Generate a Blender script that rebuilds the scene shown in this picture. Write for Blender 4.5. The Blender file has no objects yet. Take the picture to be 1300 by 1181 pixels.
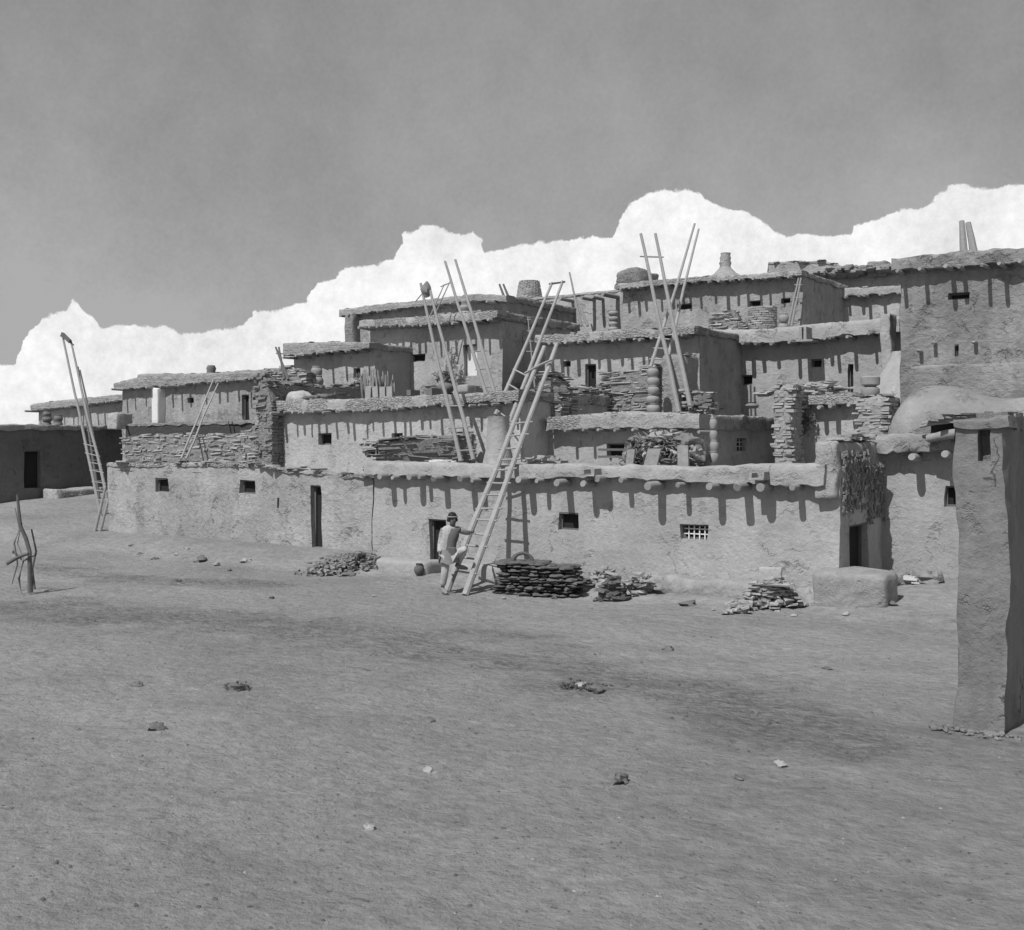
import bpy, math, random
from mathutils import Vector, Matrix, noise
R = random.Random(7)
sc = bpy.context.scene
C = sc.collection
# ------------------------------------------------------------------ camera frame
F = 1460.0; HZ = 560.0; CH = 3.2
YAW = math.atan2(.580, .8145)
cx_, sx_ = math.cos(YAW), math.sin(YAW)

def P(x, y, v=None, u=None, t=None, z=None):
    xc = (x-650)/F; zc = (HZ-y)/F
    du = xc*cx_ - sx_; dv = xc*sx_ + cx_
    if v is not None: t = v/dv
    elif u is not None: t = u/du
    elif z is not None: t = (z-CH)/zc
    return Vector((t*du, t*dv, CH+t*zc))

def proj(p):
    d = p.x*-sx_ + p.y*cx_; r = p.x*cx_ + p.y*sx_
    return 650+F*r/d, HZ-F*(p.z-CH)/d

def nz(p, s=1.0, o=0.0):
    return noise.noise(Vector((p[0]*s+o, p[1]*s+o*1.7, p[2]*s-o)))
def fb(p, s=1.0, o=0.0):
    return nz(p, s, o)+.5*nz(p, s*2.1, o+9)+.25*nz(p, s*4.3, o+21)
def sstep(a, b, x):
    k = max(0, min(1, (x-a)/(b-a))); return k*k*(3-2*k)
def pl(pts, x):
    if x <= pts[0][0]: return pts[0][1]
    for a, b in zip(pts, pts[1:]):
        if x <= b[0]: return a[1]+(b[1]-a[1])*(x-a[0])/(b[0]-a[0]+1e-9)
    return pts[-1][1]

def ground_z(u, v):
    g = .05*nz((u, v, 0), .35)+.02*nz((u, v, 3), 1.3)
    g += .34*sstep(-8.2, -6.2, u)*sstep(19.6, 23.2, v)
    g += .13*sstep(19.7, 20.7, v)
    g += .12*math.exp(-((v-13.4)/.8)**2)*sstep(-2.5, .5, u)*0
    g += .22*sstep(-17, -20, u)*sstep(20.0, 22.0, v)
    g += .40*sstep(-29, -34, u)*sstep(21, 27, v)
    g += .45*sstep(-36, -43, u)*sstep(24, 32, v)
    return g

# ------------------------------------------------------------------ materials
MATS = {}
def mat(name, c, var=.22, fine=.16, bump=.5, dist=.02, bs=14., layer=0., rough=.95, streak=0., bands=0., speck=0., cell=(2.6, 2.6, 9.), plaster=0., crack=0.):
    m = bpy.data.materials.new(name); m.use_nodes = True
    nt = m.node_tree; N = nt.nodes; L = nt.links
    b = N['Principled BSDF']; b.inputs['Roughness'].default_value = rough
    b.inputs['Specular IOR Level'].default_value = .15
    tc = N.new('ShaderNodeTexCoord')
    def ntex(sc_, det=5, rg=.6, mp=None):
        t = N.new('ShaderNodeTexNoise'); t.inputs['Scale'].default_value = sc_
        t.inputs['Detail'].default_value = det; t.inputs['Roughness'].default_value = rg
        if mp:
            q = N.new('ShaderNodeMapping'); q.inputs['Scale'].default_value = mp
            L.new(tc.outputs['Object'], q.inputs[0]); L.new(q.outputs[0], t.inputs[0])
        else: L.new(tc.outputs['Object'], t.inputs[0])
        return t.outputs['Fac']
    def mth(op, a, b_=None, c_=None):
        n = N.new('ShaderNodeMath'); n.operation = op
        for i, q in enumerate((a, b_, c_)):
            if q is None: continue
            if isinstance(q, (int, float)): n.inputs[i].default_value = q
            else: L.new(q, n.inputs[i])
        return n.outputs[0]
    n1 = ntex(.55, 6, .62); n2 = ntex(bs*.7, 7, .7)
    val = mth('MULTIPLY_ADD', mth('SUBTRACT', n1, .5), var*2.6, 1.)
    val = mth('MULTIPLY', val, mth('MULTIPLY_ADD', mth('SUBTRACT', n2, .5), fine*3., 1.))
    h = mth('ADD', mth('MULTIPLY', ntex(bs, 8, .72), 1.), mth('MULTIPLY', ntex(bs*.22, 5, .6), 1.6))
    if streak:
        s = ntex(1., 4, .6, (3.2, 3.2, .28))
        val = mth('MULTIPLY', val, mth('MULTIPLY_ADD', mth('SUBTRACT', s, .5), streak*2.4, 1.))
    if bands:
        s = ntex(1., 5, .65, (.9, .9, 9.))
        val = mth('MULTIPLY', val, mth('MULTIPLY_ADD', mth('SUBTRACT', s, .5), bands*1.2, 1.))
        pt = mth('MAXIMUM', mth('MULTIPLY', mth('SUBTRACT', ntex(.8, 3), .38), 4.), 0.)
        h = mth('ADD', h, mth('MULTIPLY', mth('MULTIPLY', s, mth('MINIMUM', pt, 1.)), bands*3.))
    if layer:
        q = N.new('ShaderNodeMapping'); q.inputs['Scale'].default_value = cell
        wn = N.new('ShaderNodeTexNoise'); wn.inputs['Scale'].default_value = 1.7
        L.new(tc.outputs['Object'], wn.inputs[0])
        va = N.new('ShaderNodeVectorMath'); va.operation = 'MULTIPLY_ADD'
        L.new(wn.outputs['Color'], va.inputs[0]); va.inputs[1].default_value = (.25, .25, .12)
        L.new(tc.outputs['Object'], va.inputs[2]); L.new(va.outputs[0], q.inputs[0])
        vo = N.new('ShaderNodeTexVoronoi'); vo.feature = 'DISTANCE_TO_EDGE'; vo.inputs['Scale'].default_value = 1.
        vc = N.new('ShaderNodeTexVoronoi'); vc.inputs['Scale'].default_value = 1.
        L.new(q.outputs[0], vo.inputs[0]); L.new(q.outputs[0], vc.inputs[0])
        e = mth('MINIMUM', mth('MULTIPLY', vo.outputs['Distance'], 5.), 1.)
        patch = mth('MULTIPLY', mth('GREATER_THAN', ntex(.9, 3), .5 if layer < 1 else -1.), layer)
        h = mth('ADD', h, mth('MULTIPLY', mth('MULTIPLY', e, patch), 3.2))
        sp = N.new('ShaderNodeSeparateColor'); L.new(vc.outputs['Color'], sp.inputs[0])
        tint = mth('MULTIPLY_ADD', mth('SUBTRACT', sp.outputs[0], .5), .5, 1.)
        val = mth('MULTIPLY', val, mth('ADD', 1., mth('MULTIPLY', mth('SUBTRACT', tint, 1.), patch)))
    if plaster:
        pq = mth('MULTIPLY', mth('SUBTRACT', ntex(.42, 5, .62), .5), 9.); pq = mth('MINIMUM', mth('MAXIMUM', pq, -.5), .5)
        pr = mth('MULTIPLY', mth('SUBTRACT', ntex(1.35, 6, .7), .56), 16.); pr = mth('MINIMUM', mth('MAXIMUM', pr, 0.), 1.)
        val = mth('MULTIPLY', val, mth('MULTIPLY_ADD', pq, plaster, 1.))
        val = mth('MULTIPLY', val, mth('SUBTRACT', 1., mth('MULTIPLY', pr, plaster*1.1)))
        h = mth('SUBTRACT', h, mth('MULTIPLY', pr, .5))
    if crack:
        wn = N.new('ShaderNodeTexNoise'); wn.inputs['Scale'].default_value = 2.2; wn.inputs['Detail'].default_value = 5; L.new(tc.outputs['Object'], wn.inputs[0])
        va = N.new('ShaderNodeVectorMath'); va.operation = 'MULTIPLY_ADD'; L.new(wn.outputs['Color'], va.inputs[0]); va.inputs[1].default_value = (.9, .9, .9); L.new(tc.outputs['Object'], va.inputs[2])
        vo = N.new('ShaderNodeTexVoronoi'); vo.feature = 'DISTANCE_TO_EDGE'; vo.inputs['Scale'].default_value = .75; L.new(va.outputs[0], vo.inputs[0])
        ln = mth('LESS_THAN', vo.outputs['Distance'], .008); ln = mth('MULTIPLY', ln, mth('GREATER_THAN', ntex(.7, 3), .53))
        val = mth('MULTIPLY', val, mth('SUBTRACT', 1., mth('MULTIPLY', ln, crack))); h = mth('SUBTRACT', h, mth('MULTIPLY', ln, 2.5))
    if speck:
        s = ntex(26., 3, .6); s2 = ntex(2.3, 3, .6)
        k = mth('GREATER_THAN', mth('ADD', s, mth('MULTIPLY', s2, .35)), .86)
        val = mth('MULTIPLY', val, mth('SUBTRACT', 1., mth('MULTIPLY', k, speck)))
    val = mth('MAXIMUM', mth('MULTIPLY', val, c), .01)
    cc = N.new('ShaderNodeCombineColor')
    for i in range(3): L.new(val, cc.inputs[i])
    L.new(cc.outputs[0], b.inputs['Base Color'])
    bp = N.new('ShaderNodeBump'); bp.inputs['Strength'].default_value = bump; bp.inputs['Distance'].default_value = dist
    L.new(h, bp.inputs['Height']); L.new(bp.outputs[0], b.inputs['Normal'])
    MATS[name] = m
    return m
AD = mat('adobe_plaster', .35, var=.18, fine=.16, bump=1., dist=.035, bs=9, streak=.12, bands=.06, plaster=.14, crack=.3)
ADL = mat('adobe_fresh', .40, var=.16, fine=.16, bump=1., dist=.035, bs=10, streak=.14, plaster=.10)
ADG = mat('adobe_grey', .295, var=.2, fine=.2, bump=1., dist=.045, bs=9, streak=.22, plaster=.18, crack=.3)
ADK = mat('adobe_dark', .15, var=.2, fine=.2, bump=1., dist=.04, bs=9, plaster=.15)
AD2 = mat('adobe_rough', .32, var=.24, fine=.22, bump=1., dist=.045, bs=10, streak=.14, bands=.12, plaster=.16, crack=.3)
AD3 = mat('weathered_adobe', .235, var=.3, fine=.26, bump=1., dist=.06, bs=8, streak=.25, bands=.16, plaster=.2, crack=.4)
ADF = mat('adobe_smooth', .33, var=.14, fine=.14, bump=.9, dist=.03, bs=12, streak=.14, plaster=.09, crack=.3)
ADO = mat('adobe_oven', .26, var=.2, fine=.16, bump=1., dist=.04, bs=9, plaster=.22, crack=.4)
ADR = mat('adobe_roof_mud', .25, var=.14, fine=.14, bump=.7, dist=.015, bs=12, streak=.14)
ADN = mat('adobe_near_wall', .20, var=.22, fine=.2, bump=1., dist=.03, bs=9, streak=.3, plaster=.16, crack=.5)
ADS = mat('adobe_eroded', .25, var=.3, fine=.3, bump=1., dist=.08, bs=13, bands=.3)
BAND = mat('mud_coping', .31, var=.2, fine=.22, bump=1., dist=.04, bs=10, bands=.2)
BANDS_ = mat('brush_and_stone_coping', .33, var=.22, fine=.35, bump=1., dist=.045, bs=18, bands=.35, layer=.28, cell=(6.5, 6.5, 20))
BANDH = mat('brush_coping', .30, var=.25, fine=.4, bump=1., dist=.06, bs=16, bands=.55)
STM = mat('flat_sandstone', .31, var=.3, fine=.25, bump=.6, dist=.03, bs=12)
STD = mat('dark_stone', .14, var=.3, fine=.3, bump=.7, dist=.03, bs=12)
WD = mat('weathered_wood', .25, var=.2, fine=.25, bump=.5, dist=.01, bs=20)
WDD = mat('dark_wood', .12, var=.3, fine=.3, bump=.5, dist=.01, bs=20)
WDP = mat('pale_peeled_pole', .30, var=.3, fine=.25, bump=.4, dist=.008, bs=16)
WHT = mat('whitewashed_board', .62, var=.08, fine=.1, bump=.3, dist=.01)
DARK = mat('opening_shade', .025, var=.3, fine=.2, bump=.3, dist=.02)  # near-black tone standing in for the shade inside openings
STW = mat('painted_shade_stone', .19, var=.3, fine=.3, bump=.7, dist=.03, bs=12)  # stone darkened so its colour stands in for shade on the walls
POT = mat('fired_clay', .27, var=.2, fine=.15, bump=.4, dist=.02)
POTD = mat('sooty_clay', .16, var=.3, fine=.2, bump=.4, dist=.02)
DUNG = mat('dried_fuel_cake', .115, var=.35, fine=.35, bump=.8, dist=.03, bs=16)
BRUSH = mat('dry_brush', .16, var=.4, fine=.4, bump=.8, dist=.03, bs=20)
CLOTHP = mat('white_cloth', .40, var=.2, fine=.14, bump=1., dist=.035, bs=10)
CLOTH = mat('pale_cloth', .40, var=.16, fine=.16, bump=.9, dist=.03, bs=11)
CLOTHM = mat('grey_cloth', .2, var=.2, fine=.15, bump=.3, dist=.01)
CLOTHD = mat('dark_cloth', .11, var=.2, fine=.15, bump=.3, dist=.01)
CLOTHG = mat('drab_cloth', .27, var=.25, fine=.2, bump=.9, dist=.03, bs=11)
SKIN = mat('brown_skin', .11, var=.08, fine=.06, bump=.1, dist=.003, rough=.6)
HAIR = mat('black_hair', .02, var=.2, fine=.2, bump=.3, dist=.004, rough=.6)

# ------------------------------------------------------------------ object helpers
class MB:
    def __init__(s): s.v = []; s.f = []; s.sm = set()
    def add(s, vs, fs, smooth=False):
        n = len(s.v); s.v += [Vector(q) for q in vs]
        if smooth: s.sm.update(range(len(s.f), len(s.f)+len(fs)))
        s.f += [tuple(i+n for i in f) for f in fs]
    def box(s, c, h, rz=0, jit=0., tilt=0.):
        M = Matrix.Rotation(rz, 3, 'Z') @ Matrix.Rotation(tilt, 3, 'Y')
        vs = []
        for k in range(8):
            p = Vector(((1 if k & 1 else -1)*h[0], (1 if k & 2 else -1)*h[1], (1 if k & 4 else -1)*h[2]))
            if jit: p = Vector([q*(1-R.random()*jit) for q in p])
            vs.append(M @ p + Vector(c))
        s.add(vs, [(0, 2, 3, 1), (4, 5, 7, 6), (0, 1, 5, 4), (2, 6, 7, 3), (0, 4, 6, 2), (1, 3, 7, 5)])
    def tube(s, pts, rad, n=8, cap=True):
        pts = [Vector(p) for p in pts]; m = len(pts)
        if not hasattr(rad, '__len__'): rad = [rad]*m
        vs = []; fs = []
        for i, p in enumerate(pts):
            d = (pts[min(i+1, m-1)]-pts[max(i-1, 0)]).normalized()
            a = d.cross(Vector((0, 0, 1)))
            if a.length < .05: a = d.cross(Vector((1, 0, 0)))
            a.normalize(); b = a.cross(d)
            for k in range(n):
                w = 2*math.pi*k/n
                vs.append(p+(a*math.cos(w)+b*math.sin(w))*rad[i])
        for i in range(m-1):
            for k in range(n):
                k2 = (k+1) % n
                fs.append((i*n+k, i*n+k2, (i+1)*n+k2, (i+1)*n+k))
        s.add(vs, fs, True)
        if cap:
            q = len(s.v)-len(vs)
            s.f.append(tuple(q+k for k in range(n))[::-1]); s.f.append(tuple(q+(m-1)*n+k for k in range(n)))
    def lathe(s, c, prof, n=16, jit=0., cap=True):
        c = Vector(c); vs = []; fs = []; m = len(prof)
        for i, (r, z) in enumerate(prof):
            for k in range(n):
                w = 2*math.pi*k/n
                p = Vector((math.cos(w), math.sin(w), 0))
                rr = r*(1+jit*nz((c.x+p.x, c.y+p.y, c.z+z), 3.)) if jit else r
                vs.append(c+p*rr+Vector((0, 0, z)))
        for i in range(m-1):
            for k in range(n):
                k2 = (k+1) % n
                fs.append((i*n+k, i*n+k2, (i+1)*n+k2, (i+1)*n+k))
        s.add(vs, fs, True)
        q = len(s.v)-len(vs)
        if cap: s.f.append(tuple(q+(m-1)*n+k for k in range(n)))
    def rock(s, c, h, seed=0., n=9, m=6, rz=0, amp=.35):
        c = Vector(c); vs = []; fs = []; M = Matrix.Rotation(rz, 3, 'Z')
        for i in range(m+1):
            th = math.pi*i/m
            for k in range(n):
                w = 2*math.pi*k/n
                d = Vector((math.sin(th)*math.cos(w), math.sin(th)*math.sin(w), math.cos(th)))
                q = 1+amp*nz(d*1.3+Vector((seed, seed*.7, -seed)), 1.2)*1.6+(amp*.55*nz(d*4.+Vector((seed, 0, 0)), 1.3) if n >= 12 else 0)
                p = Vector((d.x*h[0]*q, d.y*h[1]*q, d.z*h[2]*q))
                vs.append(M @ p+c)
        for i in range(m):
            for k in range(n):
                k2 = (k+1) % n
                fs.append((i*n+k, (i+1)*n+k, (i+1)*n+k2, i*n+k2))
        s.add(vs, fs, True)
    def rbox(s, c, h, r=.1, amp=.03, st=.15, fr=1.2, rz=0., open_bottom=False):
        """box with rounded edges and an uneven hand-made surface"""
        c = Vector(c); r = min(r, h[0], h[1], h[2])
        M = Matrix.Rotation(rz, 3, 'Z')
        def cs(L_):
            n = max(1, min(160, int(round(2*(L_-r)/st))))
            inner = [-(L_-r)+2*(L_-r)*i/n for i in range(n+1)] if L_-r > 1e-4 else [0., 0.]
            return [-L_, -L_+.35*r]+inner+[L_-.35*r, L_]
        ax = [cs(q) for q in h]
        def pos(p):
            q = Vector([max(-(h[i]-r), min(h[i]-r, p[i])) for i in range(3)])
            d = p-q
            if d.length > 1e-6: p = q+d.normalized()*r*min(1, max(abs(d[i]) for i in range(3))/r if d.length else 1)
            w = M @ p+c
            if amp:
                w += Vector((fb(w, fr, 3), fb(w, fr, 17), fb(w, fr, 31)))*amp
            return w
        for a in range(3):
            b, d = (a+1) % 3, (a+2) % 3
            for sg in (-1, 1):
                if open_bottom and a == 2 and sg < 0: continue
                vs = []; fs = []
                nb, nd = len(ax[b]), len(ax[d])
                for i in range(nb):
                    for j in range(nd):
                        p = Vector((0, 0, 0)); p[a] = sg*h[a]; p[b] = ax[b][i]; p[d] = ax[d][j]
                        vs.append(pos(p))
                for i in range(nb-1):
                    for j in range(nd-1):
                        q = (i*nd+j, (i+1)*nd+j, (i+1)*nd+j+1, i*nd+j+1)
                        fs.append(q if sg > 0 else q[::-1])
                s.add(vs, fs, True)

def mesh_obj(name, mb, m, parent=None, loc=(0, 0, 0)):
    me = bpy.data.meshes.new(name)
    L_ = Vector(loc)
    me.from_pydata([tuple(p-L_) for p in mb.v], [], mb.f); me.update()
    if mb.sm:
        me.polygons.foreach_set('use_smooth', [i in mb.sm for i in range(len(me.polygons))])
        if name not in ('ground',): me.set_sharp_from_angle(angle=math.radians(42))
    me.materials.append(m)
    o = bpy.data.objects.new(name, me); C.objects.link(o)
    if parent is None: o.location = L_
    else: o.parent = parent
    return o
def tag(o, label=None, cat=None, group=None, kind=None):
    if label: o['label'] = label
    if cat: o['category'] = cat
    if group: o['group'] = group
    if kind: o['kind'] = kind
    return o
def thing(name, label, cat, loc, group=None):
    o = bpy.data.objects.new(name, None); o.empty_display_size = .2; C.objects.link(o); o.location = loc
    return tag(o, label, cat, group, 'thing')
def part(name, mb, m, root, label=None):
    """a part in world coordinates under root (a thing's Empty or another part)"""
    r = root
    loc = Vector((0, 0, 0))
    while r is not None: loc += Vector(r.location); r = r.parent
    o = mesh_obj(name, mb, m, root, loc)
    if label: o['label'] = label
    return o
def solo(name, mb, m, label, cat, loc, group=None):
    return tag(mesh_obj(name, mb, m, None, loc), label, cat, group, 'thing')

# ------------------------------------------------------------------ adobe walls
def disp(p, amp):
    return Vector((fb(p, .9, 5), fb(p, .9, 40), .4*fb(p, .9, 77)))*amp + Vector((nz(p, 4.5, 2), nz(p, 4.5, 8), 0))*amp*.3
def panel(mb, ax, c, s0, s1, z0, top, holes=(), amp=.045, step=.25, rev=.22, out=-1):
    """one wall face in the plane (ax = 'u': along u at v = c; 'v': along v at u = c), real openings with reveals"""
    es = sorted({s0, s1} | {q for h in holes for q in h[:2]})
    tz = [top(s0+(s1-s0)*i/40) for i in range(41)]; ztm = min(tz)-.03
    ez = sorted({z0, ztm} | {q for h in holes for q in h[2:4]})
    def fill(e, st):
        o = []
        for a, b in zip(e, e[1:]):
            n = max(1, int(round((b-a)/st))); o += [a+(b-a)*i/n for i in range(n)]
        return o+[e[-1]]
    ss, zs = fill(es, step), fill(ez, step)
    def W(s, z, o=0.):
        p = Vector((s, c, z)) if ax == 'u' else Vector((c, s, z))
        p = p+disp(p, amp)
        if o:
            if ax == 'u': p.y += o
            else: p.x += o*out*-1
        return p
    vs = []; nzr = len(zs)+1
    for s in ss:
        for z in zs: vs.append(W(s, z))
        vs.append(W(s, top(s)))
    fs = []; hole_cell = {}
    for i in range(len(ss)-1):
        for j in range(nzr-1):
            sm = (ss[i]+ss[i+1])/2; zm = (zs[j]+zs[j+1])/2 if j < len(zs)-1 else 1e9
            if any(h[0] < sm < h[1] and h[2] < zm < h[3] for h in holes): continue
            a = i*nzr+j
            fs.append((a, a+nzr, a+nzr+1, a+1))
    for h in holes:
        i0, i1 = ss.index(h[0]), ss.index(h[1]); j0, j1 = zs.index(h[2]), zs.index(h[3])
        loop = [(i, j0) for i in range(i0, i1)]+[(i1, j) for j in range(j0, j1)]+[(i, j1) for i in range(i1, i0, -1)]+[(i0, j) for j in range(j1, j0, -1)]
        base = len(vs); n = len(loop)
        for (i, j) in loop: vs.append(W(ss[i], zs[j], rev))
        for k in range(n):
            k2 = (k+1) % n
            fs.append((loop[k][0]*nzr+loop[k][1], loop[k2][0]*nzr+loop[k2][1], base+k2, base+k))
    mb.add(vs, fs, True)

def strip(mb, ax, c0, c1, s0, s1, top, bot, amp=.022, step=.11, rag=.03):
    """long uneven coping: rounded cross-section between c0 and c1 across, bot(s) to top(s) high, along s0..s1"""
    n = max(2, int(abs(s1-s0)/step)); prof = [(.06, 0), (.0, .04), (0, .36), (.0, .66), (.012, .9), (.05, .99), (.3, 1.01), (.7, 1.0), (.95, .98), (1, .85), (1, .4), (.96, 0)]
    vs = []; m = len(prof)
    for i in range(n+1):
        s = s0+(s1-s0)*i/n
        zt, zb = top(s), bot(s)
        for (a, b) in prof:
            cc = c0+(c1-c0)*a; z = zb+(zt-zb)*b
            p = Vector((s, cc, z)) if ax == 'u' else Vector((cc, s, z))
            p += Vector((fb(p, 1.6, 50), fb(p, 1.6, 61), .9*fb(p, 1.6, 72)))*amp
            if rag: p += Vector((nz(p, 7, 4), nz(p, 7, 14), nz(p, 7, 24)))*rag*(1.6 if b == 0 else 1)
            if b <= .04: p.z += .05*nz(p, 2.6, 44)+.035*nz(p, 9, 41)
            if b > .95: p.z += .03*nz(p, 3.1, 64)+.02*nz(p, 11, 61)
            vs.append(p)
    fs = []
    for i in range(n):
        for k in range(m):
            k2 = (k+1) % m; fs.append((i*m+k, (i+1)*m+k, (i+1)*m+k2, i*m+k2))
    fs.append(tuple(range(m))); fs.append(tuple(n*m+k for k in range(m))[::-1])
    mb.add(vs, fs, True)

def slabs(mb, p0, p1, n, w=.25, h=.035, dv=.15, layers=1):
    """thin flat stones lying along a line"""
    p0, p1 = Vector(p0), Vector(p1)
    for i in range(n):
        k = (i+R.random())/n; p = p0.lerp(p1, k)
        for l in range(1+(R.random() < .5)*layers):
            mb.box(p+Vector((R.uniform(-.05, .05), R.uniform(-dv, dv), h*(l*2+R.uniform(.2, 1.2)))),
                   (w*R.uniform(.4, 1.2), w*R.uniform(.4, .9), h*R.uniform(.5, 1.3)), R.uniform(-.5, .5), .35, R.uniform(-.08, .08))

def viga(root, p, prot, r, inn=.4):
    """p = end centre (toward -v), running back by prot+inn"""
    q = MB(); a = R.uniform(-.05, .05)
    pts = [p+Vector((a*k*(prot+inn), k*(prot+inn), R.uniform(-.01, .01))) for k in (0, .04, .5, 1)]
    q.tube(pts, [r*.86, r, r*1.03, r*.98], 10)
    part('viga', q, WD, root)

def window_part(root, ax, c, h, rev, kind='window', lattice=False, mtl=None):
    """recessed sheet, its default dark colour standing for interior shade, with a frame, set inside the reveal"""
    s0, s1, z0, z1 = h; q = MB(); d = rev-.06
    e = .03
    def B(sa, sb, za, zb, o0, o1, mb):
        cc = (sa+sb)/2, (za+zb)/2
        if ax == 'u': mb.box((cc[0], c+(o0+o1)/2, cc[1]), ((sb-sa)/2, (o1-o0)/2, (zb-za)/2))
        else: mb.box((c-(o0+o1)/2, cc[0], cc[1]), ((o1-o0)/2, (sb-sa)/2, (zb-za)/2))
    B(s0-.1, s1+.1, z0-.1, z1+.1, d+.03, d+.05, q)
    o = part(kind, q, mtl or DARK, root)
    if kind == 'shadow_recess': return o
    fr = MB(); w = .035
    B(s0-.06, s0+w, z0-.05, z1+.05, d-.03, d+.028, fr); B(s1-w, s1+.06, z0-.05, z1+.05, d-.03, d+.028, fr)
    B(s0+w, s1-w, z1-w, z1+.05, d-.025, d+.025, fr)
    if kind == 'window': B(s0+w, s1-w, z0-.05, z0+w, d-.025, d+.025, fr)
    part('frame', fr, WDD, o)
    if lattice:
        la = MB()
        for k in range(1, lattice):
            sx = s0+(s1-s0)*k/lattice; B(sx-.012, sx+.012, z0, z1, d-.06, d-.04, la)
        for k in (1, 2):
            zz = z0+(z1-z0)*k/3; B(s0, s1, zz-.012, zz+.012, d-.037, d-.03, la)
        part('lattice', la, WHT, o)
    return o
def lintel(root, ax, c, h, ov=.07, th=.03):
    s0, s1, z0, z1 = h; q = MB(); n = 3
    for k in range(n):
        o = .0+.09*k; e = R.uniform(0, .05)
        if ax == 'u': q.box(((s0+s1)/2, c+.075+o, z1-.012), ((s1-s0)/2+ov+e, .04, th), 0, .12)
        else: q.box((c-.075-o, (s0+s1)/2, z1-.012), (.04, (s1-s0)/2+ov+e, th), 0, .12)
    part('lintel', q, WDD, root)

def house(label, v, xl, xr, top, zb, depth, bot=None, ov=.3, holes=(), side=(), vig=(), autov=None, nosr=False, wall=None, band=None,
          amp=.045, slab=0, vr=.06, rtop=None, group=None, bandx=None, step=.25, pot=(), name='adobe_house', mid=None):
    """an adobe room block: all pixels are where its front wall (plane v) meets the line of sight"""
    wall = wall or AD; band = band or BAND
    ul, ur = P(xl, 500, v=v).x, P(xr, 500, v=v).x
    root = thing(name, label, 'house', Vector(((ul+ur)/2, v, zb)), group)
    tp = [(P(x, y, v=v).x, P(x, y, v=v).z) for x, y in top]
    T = lambda s: pl(tp, s)
    if bot:
        bt = [(P(x, y, v=v).x, P(x, y, v=v).z) for x, y in bot]; B_ = lambda s: pl(bt, s)
    else: B_ = lambda s: T(s)-.12
    hs = []
    for hh in holes:
        a, b = P(hh[0], hh[3], v=v), P(hh[2], hh[1], v=v); hs.append((a.x, b.x, a.z, b.z))
    sd = []
    for hh in side:
        a, b = P(hh[0], hh[3], u=ur), P(hh[2], hh[1], u=ur); sd.append((a.y, b.y, a.z, b.z))
    mb = MB()
    wt = (lambda s: (T(s)+B_(s))/2) if bot else T
    panel(mb, 'u', v, ul, ur, zb, wt, hs, amp, step)
    panel(mb, 'v', ur, v, v+depth, zb, lambda s: wt(ur), sd, amp, step, out=1)
    panel(mb, 'v', ul, v, v+depth, zb, lambda s: wt(ul), (), amp, .4, out=-1)
    panel(mb, 'u', v+depth, ul, ur, zb, wt, (), amp, .5)
    part('wall', mb, wall, root)
    # roof: uneven mud sheet between the copings
    rf = MB(); n = max(2, int((ur-ul)/.5)); m = max(2, int(depth/.5)); vs = []; fs = []
    for i in range(n+1):
        for j in range(m+1):
            s = ul+(ur-ul)*i/n; w = v+depth*j/m
            z = (rtop if rtop is not None else (min(T(s), B_(s)+.12) if bot else T(s)-.04))
            p = Vector((s, w, z)); p.z += .025*fb(p, .8, 3)
            vs.append(p)
    for i in range(n):
        for j in range(m): fs.append((i*(m+1)+j, (i+1)*(m+1)+j, (i+1)*(m+1)+j+1, i*(m+1)+j+1))
    rf.add(vs, fs, True); roof = part('roof', rf, ADR, root)
    pb = MB()
    if bot:
        bl, br = (ul-.12, ur+.12) if not bandx else (P(bandx[0], 500, v=v).x, P(bandx[1], 500, v=v).x)
        strip(pb, 'u', v-ov, v+.3, bl, br, T, B_)
        if not nosr: strip(pb, 'v', ur+.1, ur-.25, v+.32, v+depth, lambda s: T(ur)-.01, lambda s: B_(ur)+.01)
        strip(pb, 'v', ul-.1, ul+.25, v+.32, v+depth, lambda s: T(ul)-.01, lambda s: B_(ul)+.01)
        if slab:
            for a, b in zip(tp, tp[1:]):
                nn = max(2, int((b[0]-a[0])*slab*1.5)); slabs(pb, (a[0], v-ov+.18, a[1]-.04), (b[0], v-ov+.18, b[1]-.04), nn, .13, .02, .1)
    else:
        strip(pb, 'u', v-.03, v+.3, ul-.03, ur+.03, T, lambda s: T(s)-.1, .02, rag=.02)
        strip(pb, 'v', ur+.03, ur-.25, v+.3, v+depth, lambda s: T(ur), lambda s: T(ur)-.12, .02)
        if slab:
            for a, b in zip(tp, tp[1:]):
                nn = max(2, int((b[0]-a[0])*slab)); slabs(pb, (a[0], v+.08, a[1]-.02), (b[0], v+.08, b[1]-.02), nn, .3, .025, .08)
    part('parapet', pb, band, root)
    for h, hh in zip(hs, holes):
        k = hh[4] if len(hh) > 4 else 'window'
        window_part(root, 'u', v, h, .22, k, lattice=(hh[5] if len(hh) > 5 else False), mtl=(hh[6] if len(hh) > 6 else None))
        if h[3]-h[2] > .25: lintel(root, 'u', v, h)
    for h, hh in zip(sd, side):
        k = hh[4] if len(hh) > 4 else 'window'
        window_part(root, 'v', ur, h, .22, k, lattice=(hh[5] if len(hh) > 5 else False))
        lintel(root, 'v', ur, h)
    for q in vig:
        x, y, p, r = q
        viga(root, P(x, y, v=v-ov-p), p, r, ov+.3)
    if autov:
        n, p0, p1 = autov
        for i in range(n):
            s = ul+(ur-ul)*(i+.5+R.uniform(-.28, .28))/n; p = R.uniform(p0, p1)
            viga(root, Vector((s, v-ov-p, B_(s)-vr*.75+R.uniform(-.03, .02))), p, vr*R.uniform(.75, 1.2), ov+.3)
    return root, ul, ur, T, roof

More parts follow.
